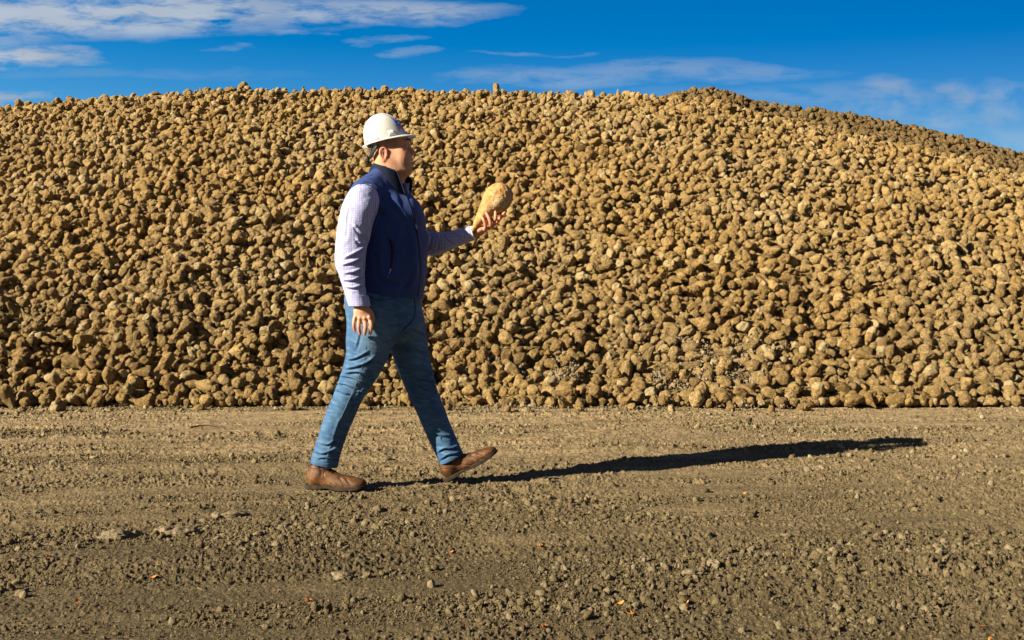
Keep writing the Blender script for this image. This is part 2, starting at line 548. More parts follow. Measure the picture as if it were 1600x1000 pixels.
def back_h(x, y):
    zr = ridge_z(x, TOP_B, YR2) - 0.08
    t = (y - 18.2) / (YR2 - 18.2)
    return np.where(t < 1, zr * (0.62 + 0.38 * t), zr * (1 - 0.5 * (t - 1)))
nb = 7000
x = rs2.uniform(1.2, 13.5, nb); y = rs2.uniform(18.6, 21.6, nb)
rr = 0.047 * np.clip(np.exp(rs2.normal(0, 0.25, nb)), 0.6, 1.5)
pb2 = np.stack([x, y, back_h(x, y) + rr * 0.4], 1)
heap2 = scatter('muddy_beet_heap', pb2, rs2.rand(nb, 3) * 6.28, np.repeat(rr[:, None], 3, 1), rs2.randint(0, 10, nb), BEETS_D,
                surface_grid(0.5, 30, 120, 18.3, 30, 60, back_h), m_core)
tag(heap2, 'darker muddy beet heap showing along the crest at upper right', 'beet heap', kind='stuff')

# the 300 that show largest, each an object of its own
pxt, pyt, _ = project(PB)
SHAPE_WORD = {'round': 'round', 'egg': 'egg-shaped', 'long': 'long tapering', 'chunk': 'blunt broken'}
for i in top:
    o = bpy.data.objects.new('sugar_beet', BEETS[vid[i]])
    COL.objects.link(o)
    o.location = PB[i]; o.rotation_euler = rot[i]; o.scale = scl[i]
    X_, Y_ = pxt[i], pyt[i]
    size = 'big' if RB[i] > 0.054 else ('middling' if RB[i] > 0.043 else 'small')
    row = 'at the heap foot' if Y_ > 605 else ('just above the heap foot' if Y_ > 565 else 'low on the heap')
    if X_ < 160: where = 'at the far left edge'
    elif X_ < 330: where = 'well left of the man'
    elif X_ < 500: where = 'just left of the man'
    elif X_ < 640: where = 'behind the man\'s legs'
    elif X_ < 800: where = 'just right of the man'
    elif X_ < 960: where = 'above the start of his shadow'
    elif X_ < 1130: where = 'beside the pale soil crumbs'
    elif X_ < 1300: where = 'above the middle of his shadow'
    elif X_ < 1450: where = 'above the end of his shadow'
    else: where = 'at the far right edge'
    tag(o, '%s %s beet %s, %s' % (size, SHAPE_WORD[KINDS[vid[i]]], row, where), 'sugar beet', 'sugar beets low on the heap')
# ------------------------------------------------------------------ ground
def ground_h(x, y):
    s = 0.018 * fbm2(x * 0.7, y * 0.9, 3, 31)
    th = 0.10                                   # wheel streaks run almost across the view
    a = x * math.cos(th) + y * math.sin(th); b_ = -x * math.sin(th) + y * math.cos(th)
    streak = fbm2(a * 0.9, b_ * 5.5, 4, 41)
    patch = np.clip(fbm2(x * 0.8 + 4, y * 0.8, 3, 51) * 1.8 + 0.45, 0.08, 1)
    patch = patch * np.where(y > 6.2, 0.55, 1.0)
    foot = np.exp(-(((x + 0.95) / 0.35) ** 2 + ((y - 5.55) / 0.2) ** 2))
    rough = fbm2(x * 16, y * 16, 4, 61, 0.6)
    peb = np.clip(fbm2(x * 42, y * 42, 3, 71, 0.6), 0, 1) ** 1.2
    cr = np.clip(fbm2(x * 9 + 2, y * 11, 3, 77) - 0.15, 0, 1)
    h = s + 0.020 * streak + 0.010 * np.abs(fbm2(a * 0.6 + 9, b_ * 9.0, 3, 44)) + patch * (0.014 * rough + 0.022 * peb + 0.022 * cr) + 0.003 * fbm2(x * 70, y * 70, 2, 81)
    # a low ridge of churned soil on the left, and under the clods
    for cx, cy, sx, sy, hh in ((-2.45, 4.72, 0.55, 0.10, 0.035), (-1.35, 4.95, 0.25, 0.08, 0.02), (-2.6, 7.4, 1.2, 0.10, 0.03), (2.0, 6.9, 1.0, 0.1, 0.015),
                               (-3.6, 6.0, 1.0, 0.08, 0.02), (1.6, 4.0, 0.5, 0.12, 0.03), (0.8, 5.2, 0.9, 0.06, 0.015)):
        h = h + hh * np.exp(-(((x - cx) / sx) ** 2 + ((y - cy - 0.06 * (x - cx)) / sy) ** 2)) * (0.5 + 0.9 * peb + 0.5 * rough)
    h = h * (1 - 0.75 * foot)
    fade = np.clip((13 - np.abs(y - 6)) / 6, 0, 1) * np.clip((12 - np.abs(x)) / 5, 0, 1)
    return h * fade - 0.012

def worley(x, y, freq, seed, fill=0.8):
    """rounded crumbs of uneven size, one per cell"""
    X, Y = x * freq, y * freq
    ix, iy = np.floor(X), np.floor(Y)
    z0 = np.zeros_like(ix)
    out = np.zeros_like(X)
    for a in (-1, 0, 1):
        for b_ in (-1, 0, 1):
            cx, cy = ix + a, iy + b_
            h1 = _h(cx, cy, z0, seed); h2 = _h(cx, cy, z0, seed + 1); h3 = _h(cx, cy, z0, seed + 2)
            rr = np.where(h3 < fill, 0.22 + 0.42 * h3 / fill * h1 + 0.1, 0.01)
            dx, dy = X - cx - h1, (Y - cy - h2)
            q = dx * dx * (0.7 + h2 * .6) + dy * dy * (1.3 - h2 * .6)
            out = np.maximum(out, np.sqrt(np.clip(rr * rr - q, 0, None)) * (0.5 + 0.7 * h2))
    return out / freq


def ground_fine(x, y):
    """crumb relief added on the sheet only"""
    th = 0.10
    a = x * math.cos(th) + y * math.sin(th); b_ = -x * math.sin(th) + y * math.cos(th)
    m = np.clip(0.60 + 2.1 * fbm2(a * 0.8, b_ * 5.0, 4, 91) + 0.8 * fbm2(x * 3, y * 3, 3, 95), 0.12, 1.25)
    wx = x + 0.010 * vnoise2(x * 40, y * 40, 5); wy = y + 0.010 * vnoise2(x * 40, y * 40, 6)
    h = m * (0.62 * worley(wx, wy, 46, 11) + 0.90 * worley(wx, wy, 95, 12))
    h = h + 0.30 * np.clip(m - 0.6, 0, 1) * worley(wx, wy, 19, 13, 0.35)
    h = h + 0.0022 * fbm2(x * 130, y * 130, 3, 14, .6)
    near = np.clip((2.2 + 0.55 * y - np.abs(x)) * 2, 0, 1) * np.clip((10.3 - y) * 2, 0, 1) * np.clip((y - 1.5) * 2, 0, 1)
    return h * near


vv_ = [2.75]
while vv_[-1] < 10.4: vv_.append(vv_[-1] + 0.0042 * (vv_[-1] / 2.8) ** 1.35)
lo_, s_ = [], 0.02
v_ = 2.75
while v_ > -300: s_ *= 1.3; v_ -= s_; lo_.append(v_)
hi_, s_ = [], 0.03
v_ = vv_[-1]
while v_ < 1500: s_ *= 1.25; v_ += s_; hi_.append(v_)
ys = np.array(lo_[::-1] + vv_ + hi_)
uf = np.linspace(-1, 1, 1400)
ue = 1 + np.array([0.002 * 1.42 ** k for k in range(40)]); ue = np.minimum(ue, 900)
us = np.concatenate([-ue[::-1], uf, ue])
Ug, Y = np.meshgrid(us, ys)
halfw = 0.46 * np.clip(Y, 2.8, 12) + 0.25
X = np.where(np.abs(Ug) <= 1, Ug * halfw, np.sign(Ug) * (halfw + (np.abs(Ug) - 1) * 1.0))
Z = ground_h(X.ravel(), Y.ravel()) + ground_fine(X.ravel(), Y.ravel())
nx, ny = len(us), len(ys)
i = np.arange(nx * ny).reshape(ny, nx)
f = np.stack([i[:-1, :-1].ravel(), i[:-1, 1:].ravel(), i[1:, 1:].ravel(), i[1:, :-1].ravel()], 1)

M_ground, t, b = material('packed_soil')
pos = t.n('ShaderNodeNewGeometry').outputs['Position']
sp = t.n('ShaderNodeSeparateXYZ', ins={0: pos})
n1 = t.noise(pos, 0.55, 4, 0.55)
strv = t.n('ShaderNodeMapping', ins={'Vector': pos, 'Rotation': (0, 0, -0.10), 'Scale': (0.5, 3.2, 1)}).outputs[0]
n2 = t.noise(strv, 1.3, 5, 0.6)
n3 = t.noise(pos, 14.0, 5, 0.65)
n4 = t.noise(pos, 85.0, 4, 0.65)
n5 = t.noise(pos, 260.0, 2, 0.6)
dry = t.m('ADD', t.m('MULTIPLY', t.m('SUBTRACT', sp.outputs[1], 3.5), 0.185), t.m('MULTIPLY', t.m('SUBTRACT', n1, 0.5), 0.9))  # vignette darkening towards the camera painted into the soil colour, plus random tone
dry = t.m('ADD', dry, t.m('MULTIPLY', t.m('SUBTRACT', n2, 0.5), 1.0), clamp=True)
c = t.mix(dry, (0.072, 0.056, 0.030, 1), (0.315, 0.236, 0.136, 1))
c = t.mix(t.m('MULTIPLY', t.ramp(n3, [(0.42, 1.0), (0.55, 0.0)]), 0.5), c, (0.070, 0.054, 0.030, 1))
c = t.mix(t.m('MULTIPLY', t.ramp(n4, [(0.54, 0.0), (0.66, 1.0)]), 0.5), c, (0.266, 0.228, 0.143, 1))
c = t.mix(t.m('MULTIPLY', t.ramp(n4, [(0.34, 1.0), (0.44, 0.0)]), 0.6), c, (0.044, 0.035, 0.020, 1))
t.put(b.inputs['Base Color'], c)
b.inputs['Roughness'].default_value = 0.95
b.inputs['Specular IOR Level'].default_value = 0.15
p = bump(t, b, n4, 0.9, 0.010)
bump(t, b, n5, 0.7, 0.003, p)
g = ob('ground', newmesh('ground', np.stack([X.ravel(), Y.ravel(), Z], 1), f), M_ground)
tag(g, kind='structure')
del X, Y, Z, f, i

# crumbs of soil and small stones lying everywhere: uncountable
M_clod, t, b = material('dry_soil_clod')
oi = t.n('ShaderNodeObjectInfo').outputs['Random']
oc = t.n('ShaderNodeTexCoord').outputs['Object']
n1 = t.noise(oc, 2.5, 4, 0.6)
c = t.ramp(oi, [(0.0, (0.091, 0.068, 0.033)), (0.4, (0.144, 0.112, 0.060)), (0.75, (0.205, 0.164, 0.099)), (1.0, (0.289, 0.248, 0.163))])
c = t.mix(t.ramp(n1, [(0.4, 0.0), (0.65, 0.6)]), c, (0.076, 0.060, 0.034, 1))
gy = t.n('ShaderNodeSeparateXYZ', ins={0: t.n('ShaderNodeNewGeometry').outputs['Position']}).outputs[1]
fore_vignette = t.m('MULTIPLY', t.m('SUBTRACT', 6.2, gy, clamp=True), 0.38)  # same foreground vignette painted into the crumb colour
c = t.mix(fore_vignette, c, (0.075, 0.060, 0.036, 1))
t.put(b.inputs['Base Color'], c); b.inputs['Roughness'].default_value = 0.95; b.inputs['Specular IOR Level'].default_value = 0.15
bump(t, b, n1, 0.6, 0.02)
M_pale, t, b = material('pale_crumbly_soil')
oc = t.n('ShaderNodeTexCoord').outputs['Object']
oi = t.n('ShaderNodeObjectInfo').outputs['Random']
n1 = t.noise(oc, 3.5, 4, 0.6)
c = t.mix(oi, (0.160, 0.124, 0.077, 1), (0.274, 0.228, 0.155, 1))
c = t.mix(t.ramp(n1, [(0.45, 0.0), (0.65, 0.6)]), c, (0.129, 0.104, 0.069, 1))
t.put(b.inputs['Base Color'], c); b.inputs['Roughness'].default_value = 0.95; b.inputs['Specular IOR Level'].default_value = 0.15
bump(t, b, n1, 0.6, 0.02)


def clod_shape(seed, src, amp=0.5):
    v, f = src
    rs_ = np.random.RandomState(seed); o = rs_.uniform(0, 40, 3)
    n = fbm3(v[:, 0] * 1.5 + o[0], v[:, 1] * 1.5 + o[1], v[:, 2] * 1.5 + o[2], 4, seed, 0.65)
    P = v * (1 + amp * 1.5 * n)[:, None]
    P *= np.array([1, rs_.uniform(0.6, 1), rs_.uniform(0.45, 0.75)])
    q = 0.22
    P = P * 0.7 + np.round(P / q) * q * 0.3
    return P, f

ICO2 = ico(2)
CL = []
for k in range(8):
    P, f = clod_shape(300 + k, ICO2); me = newmesh('clod', P, f, smooth=False); me.materials.append(M_clod); CL.append(me)
PL = []
for k in range(8):
    P, f = clod_shape(330 + k, ICO3, 0.6); me = newmesh('clod', P, f, smooth=False); me.materials.append(M_pale); PL.append(me)

rs = np.random.RandomState(5)
n = 700000
y = 2.6 + (9.5 - 2.6) * rs.rand(n) ** 1.1
x = (rs.rand(n) * 2 - 1) * (0.46 * 9.5 + 0.6)
k = np.abs(x) < 0.46 * y + 0.7
x, y = x[k], y[k]
th = 0.10
a_ = x * math.cos(th) + y * math.sin(th); b_ = -x * math.sin(th) + y * math.cos(th)
den = 0.18 + 1.35 * fbm2(a_ * 0.8, b_ * 4.5, 4, 91) + 0.5 * fbm2(x * 3, y * 3, 3, 95)
den = den + 0.15 * (y < 5.2) + 0.35 * np.exp(-((y - YB + 0.3) / 0.3) ** 2) - 0.5 * np.exp(-(((x + 0.9) / 0.3) ** 2 + ((y - 5.5) / 0.12) ** 2))
k = rs.rand(len(x)) < np.clip(den, 0.03, 1)
x, y, den = x[k], y[k], den[k]
r = 0.0024 * np.exp(rs.exponential(0.36, len(x))) * (0.75 + 0.4 * np.clip(den, 0, 1))
r = np.clip(r * (1 + 0.35 * (fbm2(x * 1.1, y * 2.2, 3, 123) > 0.22)), 0.0018, 0.021) * (0.75 + y * 0.05)
z = ground_h(x, y) + r * 0.1 + 0.002
sc = r[:, None] * rs.uniform(0.7, 1.3, (len(x), 3))
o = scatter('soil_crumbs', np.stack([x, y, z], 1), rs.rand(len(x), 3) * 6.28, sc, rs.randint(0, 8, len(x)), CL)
tag(o, 'dry soil crumbs and grit strewn over the bare ground', 'soil crumbs', kind='stuff')
print('crumbs', len(x), 'ground', nx * ny)

# pale crumbly soil spilled among the lowest beets right of the man
n = 9000
px_ = np.concatenate([rs.normal(830, 75, n // 3), rs.normal(1070, 90, n // 3), rs.uniform(660, 1330, n - 2 * (n // 3))])
y = YB + 0.08 + rs.normal(0, 0.24, n) + 0.50 * np.clip(rs.normal(0, 1, n), 0, 2) * (np.abs(px_ - 1060) < 110)
x = (px_ - 800) / FPX * y
lumpy = fbm2(x * 2.5, y * 2.5, 3, 99)
k = (lumpy > -0.02) & (rs.rand(n) < 0.25 + 2.2 * np.clip(lumpy, 0, 1) + 0.4 * (y > YB + 0.1))
x, y = x[k], y[k]
r = 0.0045 * np.exp(rs.exponential(0.55, len(x))); r = np.clip(r, 0.004, 0.024)
hz = np.maximum(heap_h(x, y), 0)
z = np.where(hz > 0.0, hz + 0.075 + rs.rand(len(x)) * 0.05 * (y > YB + 0.15), ground_h(x, y) + r * 0.3)
z = np.where(y < YB, np.maximum(ground_h(x, y), 0) + r * 0.4 + rs.rand(len(x)) * 0.006, z)
o = scatter('pale_soil', np.stack([x, y, z], 1), rs.rand(len(x), 3) * 6.28, r[:, None] * rs.uniform(0.7, 1.3, (len(x), 3)), rs.randint(0, 8, len(x)), PL)
tag(o, 'pale crumbly soil spilled between the lowest beets right of the man', 'loose soil', kind='stuff')


def ground_at(px, py):
    """ground point under a photograph pixel"""
    u = (px - 800) / FPX; v = (500 - py) / FPX
    c, s = math.cos(PITCH), math.sin(PITCH)
    d = np.array([u, c + v * s, -s + v * c])
    k_ = -1.0 / d[2]
    p_ = np.array([0, 0, 1.0]) + d * k_
    p_[2] = float(ground_h(np.array([p_[0]]), np.array([p_[1]]))[0])
    return p_

M_bigclod, t, b = material('big_soil_clod')
oc = t.n('ShaderNodeTexCoord').outputs['Object']
n1 = t.noise(oc, 60, 5, 0.65)
t.put(b.inputs['Base Color'], t.ramp(n1, [(0.35, (0.07, 0.053, 0.030)), (0.65, (0.20, 0.16, 0.10))])); b.inputs['Roughness'].default_value = 0.95
bump(t, b, n1, 0.9, 0.008)
# the larger clods one can pick out
clods = [(183, 842, 0.050, 'flat grey soil clod, leftmost of the row in the left foreground'),
         (212, 838, 0.030, 'small clod beside the flat leftmost clod in the left foreground'),
         (262, 834, 0.042, 'rounded clod in the middle of the left foreground row'),
         (291, 836, 0.046, 'knobbly clod at the right end of the left foreground row'),
         (338, 806, 0.030, 'low clod just left of the tall knob-like clod'),
         (365, 806, 0.040, 'tall knob-like clod casting a dark shadow, left of centre'),
         (443, 823, 0.028, 'pale clod lying alone below the rear shoe'),
         (535, 900, 0.030, 'dark brown muddy clod alone in the middle foreground'),
         (404, 838, 0.020, 'small pale clod between the knob-like clod and the lone pale clod'),
         (378, 859, 0.018, 'very small clod nearest the camera of the left group'),
         (605, 715, 0.022, 'small dark clod on the ground between the man\'s feet'),
         (1115, 880, 0.035, 'crusty clod in the right foreground'),
         (1080, 893, 0.03, 'smaller clod left of the crusty right foreground clod')]
for k, (px, py, r, lab) in enumerate(clods):
    P, f = clod_shape(400 + k, ICO4, 0.5)
    P = P + 0.05 * np.stack([vnoise(P[:, 0] * 9, P[:, 1] * 9, P[:, 2] * 9, s_) for s_ in (1, 2, 3)], 1)
    o = ob('soil_clod', newmesh('soil_clod', P * r * np.array([1.25, 0.9, 0.85]), f, smooth=True), M_bigclod)
    g_ = ground_at(px, py); o.location = (g_[0], g_[1], g_[2] + r * 0.22); o.rotation_euler = (0, 0, k * 1.3)
    tag(o, lab, 'soil clod', 'larger soil clods on the ground')

# fallen leaves
def leaf_mat(name, col):
    m, t, b = material(name)
    oc = t.n('ShaderNodeTexCoord').outputs['Object']
    t.put(b.inputs['Base Color'], t.mix(t.noise(oc, 60, 3), (*col, 1), (col[0] * 0.55, col[1] * 0.5, col[2] * 0.5, 1)))
    b.inputs['Roughness'].default_value = 0.7
    return m
LM = {'orange': leaf_mat('orange_leaf', (0.55, 0.23, 0.04)), 'yellow': leaf_mat('yellow_leaf', (0.62, 0.50, 0.06)),
      'rust': leaf_mat('rust_leaf', (0.36, 0.11, 0.035)), 'green': leaf_mat('green_leaf', (0.10, 0.17, 0.02))}


def leaf_mesh(seed, L, curl):
    rs_ = np.random.RandomState(seed)
    v, f = [], []
    nu, nv = 9, 5
    for a in range(nu):
        s_ = a / (nu - 1); wd = L * 0.30 * math.sin(math.pi * min(1, s_ * 0.96 + 0.03)) ** 0.8
        for q in range(nv):
            c_ = (q / (nv - 1)) * 2 - 1
            v.append(((s_ - 0.5) * L, c_ * wd, L * curl * ((s_ - 0.5) ** 2 * 1.5 + c_ * c_ * 0.22) + 0.03 * L * rs_.rand()))
    for a in range(nu - 1):
        for q in range(nv - 1):
            i0 = a * nv + q; f.append((i0, i0 + 1, i0 + nv + 1, i0 + nv))
    return newmesh('leaf', np.array(v), np.array(f))
leaves = [('orange', 241, 897, .035, 'left foreground, above the dark wheel streak'), ('orange', 120, 940, .03, 'near the bottom left corner'),
          ('rust', 482, 940, .035, 'bottom middle, left of centre'), ('orange', 970, 942, .035, 'bottom right of centre, curled and bright'),
          ('orange', 983, 960, .045, 'bottom right of centre, the longest one'), ('rust', 850, 978, .03, 'near the bottom edge at centre'),
          ('orange', 1072, 942, .028, 'lower right, right of the longest leaf'), ('rust', 1532, 972, .03, 'bottom right corner area'),
          ('orange', 845, 853, .028, 'middle ground below the shadow'), ('orange', 1163, 772, .03, 'just below the wide part of the shadow'),
          ('rust', 1362, 745, .028, 'right of the shadow, on pale ground'), ('orange', 1548, 994, .03, 'at the very bottom right'),
          ('orange', 245, 896, .02, 'touching the left foreground orange leaf'), ('yellow', 370, 632, .045, 'at the foot of the heap left of the man'),
          ('yellow', 852, 650, .035, 'below the heap right of the man'), ('yellow', 1480, 629, .035, 'at the foot of the heap far right'),
          ('yellow', 1118, 655, .03, 'on the ground right of the soil crumbs'), ('orange', 560, 664, .03, 'between the man and the heap'),
          ('rust', 705, 862, .03, 'below the front shoe in the foreground'), ('orange', 345, 700, .03, 'left of the rear leg'),
          ('yellow', 210, 639, .03, 'at the heap foot far left'), ('orange', 1040, 712, .026, 'just above the thin part of the shadow'),
          ('orange', 1235, 868, .026, 'middle of the right foreground'), ('rust', 75, 876, .026, 'left edge of the foreground'),
          ('green', 1490, 802, .03, 'right edge, in the middle ground')]
for k, (cl, px, py, L, wh) in enumerate(leaves):
    o = ob('fallen_leaf', leaf_mesh(k, L * 0.75, 0.5 + 0.25 * (k % 3)), LM[cl])
    g_ = ground_at(px, py); o.location = (g_[0], g_[1], g_[2] + 0.008); o.rotation_euler = (0.25, -0.3, k * 2.1)
    tag(o, 'small %s fallen leaf, %s' % (cl, wh), 'leaf', 'fallen leaves on the ground')

# thin bent root lying on the ground
rt, t, b = material('dark_root')
b.inputs['Base Color'].default_value = (0.06, 0.04, 0.02, 1); b.inputs['Roughness'].default_value = 0.9
C_ = [ground_at(*q) + np.array([0, 0, .012]) for q in ((298, 666), (312, 664), (326, 663.5), (340, 665), (351, 669))]
vr, fr = [], []
for i_, q in enumerate(C_):
    for k in range(6):
        a = 2 * math.pi * k / 6; rr_ = .007 * (1 - .12 * i_)
        vr.append((q[0] + .2 * rr_ * math.cos(a), q[1] + rr_ * math.cos(a), q[2] + rr_ * math.sin(a)))
for i_ in range(len(C_) - 1):
    for k in range(6): fr.append((i_ * 6 + k, i_ * 6 + (k + 1) % 6, i_ * 6 + 6 + (k + 1) % 6, i_ * 6 + 6 + k))
o = ob('dry_root', newmesh('dry_root', np.array(vr), np.array(fr)), rt)
tag(o, 'thin dark bent root lying on the ground left of the man near the heap', 'root')
strays = [(150, 636, .028, 'tiny stray beet between the far left pair and the pointed one'), (310, 640, .033, 'small stray beet just above the thin dark root'), (655, 641, .03, 'tiny stray beet between the two strays nearest the man\'s front knee'),
          (1050, 642, .032, 'small stray beet in front of the pale crumbs at right of centre'), (1205, 640, .03, 'tiny stray beet well right of the pale crumbs'), (1450, 633, .038, 'stray beet above the tip of the long shadow'),
          (568, 640, .030, 'tiny loose beet lying clear of the heap behind the rear leg'), (92, 640, .05, 'loose beet in front of the heap foot at far left'), (222, 637, .062, 'pointed loose beet sticking out of the heap foot left of the man'),
          (700, 640, .035, 'small loose beet just right of the front leg at the heap foot'), (792, 646, .03, 'small stray beet on the pale crumbs right of the man'), (905, 645, .045, 'stray beet before the heap above the start of the shadow'),
          (985, 640, .04, 'stray beet before the heap, right of the nearest stray'), (1142, 640, .035, 'small stray beet before the heap above the wide part of the shadow'), (1262, 637, .045, 'stray beet leaning on the heap foot right of the soil crumbs'),
          (1395, 634, .04, 'stray beet before the heap foot above the shadow end'), (1510, 634, .05, 'stray beet at the heap foot near the right edge'), (455, 640, .04, 'stray beet at the heap foot close left of the man'), (36, 642, .03, 'very small stray beet near the left edge')]
for k, (px, py, r, lab) in enumerate(strays):
    o = bpy.data.objects.new('sugar_beet', BEETS[(k * 5 + 1) % len(BEETS)]); COL.objects.link(o)
    g_ = ground_at(px, py); o.location = (g_[0], g_[1], g_[2] + r * 0.75); o.scale = (r, r, r); o.rotation_euler = (1.4, 0.2 * k, k * 1.7)
    tag(o, lab, 'sugar beet', 'loose beets at the foot of the heap')
rs = np.random.RandomState(77)
for k in range(18):
    i_ = int(top[rs.randint(0, len(top))]); X_ = pxt[i_]
    where = ('at far left', 'left of the man', 'just left of the man', 'behind the man', 'right of the man', 'at right of centre', 'at right', 'at far right')[int(np.clip(X_ / 200, 0, 7))]
    o = ob('fallen_leaf', leaf_mesh(60 + k, rs.uniform(.03, .05), 0.8), LM['green' if k % 3 else 'yellow'])
    q = PB[i_] + np.array([-.25, -.75, .62]) * RB[i_]
    o.location = q; o.rotation_euler = (0.9, 0.2, rs.uniform(0, 6))
    tag(o, 'tiny %s leaf scrap caught between low beets %s, %s row' % ('green' if k % 3 else 'yellow', where, 'bottom' if pyt[i_] > 600 else 'higher'), 'leaf', 'leaf scraps on the heap')

# ------------------------------------------------------------------ implicit modelling kit
class Prim:
    def __init__(s, f, c, r):
        s.f = f; s.c = np.array(c, float); s.r = float(r)


def A(*v): return np.array(v, dtype=float)
D0 = 5.56


def p(px, py, dy=0.0):
    return W(px, py, D0 + dy)


def sph(c, r): 
    c = np.array(c, float)
    return Prim(lambda P: np.sqrt(((P - c) ** 2).sum(1)) - r, c, r)


def rotm(rx=0, ry=0, rz=0):
    return np.array(Euler((rx, ry, rz)).to_matrix())


def ell(c, rad, M=None):
    c = np.array(c, float); rad = np.array(rad, float)
    def f(P):
        q = P - c
        if M is not None: q = q @ M
        k0 = np.sqrt(((q / rad) ** 2).sum(1)); k1 = np.sqrt(((q / rad ** 2) ** 2).sum(1)) + 1e-9
        return k0 * (k0 - 1) / k1
    return Prim(f, c, rad.max())


def _crom(pts, n):
    pts = np.array(pts, float)
    if len(pts) < 3: return pts
    P_ = np.concatenate([2 * pts[:1] - pts[1:2], pts, 2 * pts[-1:] - pts[-2:-1]])
    out = []
    for i in range(1, len(P_) - 2):
        a, b_, c, d = P_[i - 1], P_[i], P_[i + 1], P_[i + 2]
        for k in range(n):
            t_ = k / n
            out.append(0.5 * (2 * b_ + (c - a) * t_ + (2 * a - 5 * b_ + 4 * c - d) * t_ ** 2 + (3 * b_ - a - 3 * c + d) * t_ ** 3))
    out.append(P_[-2])
    return np.array(out)


def tube(pts, radii, n=4, ys=1.0):
    """tapering tube through points; ys scales thickness sideways (y)"""
    Q = _crom(np.column_stack([np.array(pts, float), np.array(radii, float)]), n)
    C_, Rr = Q[:, :3], Q[:, 3]
    mid = (C_.max(0) + C_.min(0)) / 2
    br = np.sqrt(((C_ - mid) ** 2).sum(1)).max() + Rr.max() * max(1, ys)
    def f(P):
        best = np.full(len(P), 1e9)
        for i in range(len(C_) - 1):
            a = C_[i]; ab = C_[i + 1] - a
            q = P - a
            t_ = np.clip((q @ ab) / max(ab @ ab, 1e-12), 0, 1)
            d = q - t_[:, None] * ab
            if ys != 1.0: d[:, 1] /= ys
            best = np.minimum(best, np.sqrt((d * d).sum(1)) - (Rr[i] + (Rr[i + 1] - Rr[i]) * t_))
        return best
    return Prim(f, mid, br)


def loft(levels, yaw, expo=2.3, ztop=0.0, zbot=0.0):
    """upright loft: levels = (z, cx, cy, depth half, width half)"""
    Lv = np.array(sorted(levels), float)
    c, s = math.cos(yaw), math.sin(yaw)
    zz = np.linspace(Lv[0, 0], Lv[-1, 0], 80)
    # smooth interpolation (monotone enough for a dense table)
    def sm(k):
        v = np.interp(zz, Lv[:, 0], Lv[:, k])
        ker = np.array([1, 3, 5, 6, 5, 3, 1]) / 24.0
        return np.convolve(np.pad(v, 3, mode='edge'), ker, 'valid')
    tab = [sm(k) for k in range(1, 5)]
    def f(P):
        z = P[:, 2]
        cx, cy, a, b_ = [np.interp(z, zz, T) for T in tab]
        dx, dy = P[:, 0] - cx, P[:, 1] - cy
        u = dx * c + dy * s; v = -dx * s + dy * c
        nrm = (np.abs(u / a) ** expo + np.abs(v / b_) ** expo) ** (1 / expo)
        d = (nrm - 1) * np.minimum(a, b_)
        d = np.maximum(d, z - Lv[-1, 0]); d = np.maximum(d, Lv[0, 0] - z)
        return d
    m = A(Lv[:, 1].mean(), Lv[:, 2].mean(), Lv[:, 0].mean())
    return Prim(f, m, 0.5 * (Lv[-1, 0] - Lv[0, 0]) + max(Lv[:, 3].max(), Lv[:, 4].max()) + 0.05)


def half(pt, nrm):
    """solid on the side opposite to nrm"""
    pt = np.array(pt, float); nrm = np.array(nrm, float); nrm /= np.linalg.norm(nrm)
    return Prim(lambda P: (P - pt) @ nrm, pt, 1e6)


def ev(ops, P, cc=None, cr=0.0):
    d = np.full(len(P), 1.0)
    for op in ops:
        mode, pr, k = op
        if cc is not None and pr.r < 1e5 and np.linalg.norm(cc - pr.c) > pr.r + cr + k + 0.02:
            continue
        if mode == 'fn':
            d = pr.f(P, d); continue
        q = pr.f(P)
        if mode == 'add':
            if k > 0:
                h = np.maximum(k - np.abs(d - q), 0) / k; d = np.minimum(d, q) - h * h * k * 0.25
            else: d = np.minimum(d, q)
        else:
            if mode == 'sub': q = -q
            if k > 0:
                h = np.maximum(k - np.abs(d - q), 0) / k; d = np.maximum(d, q) + h * h * k * 0.25
            else: d = np.maximum(d, q)
    return d


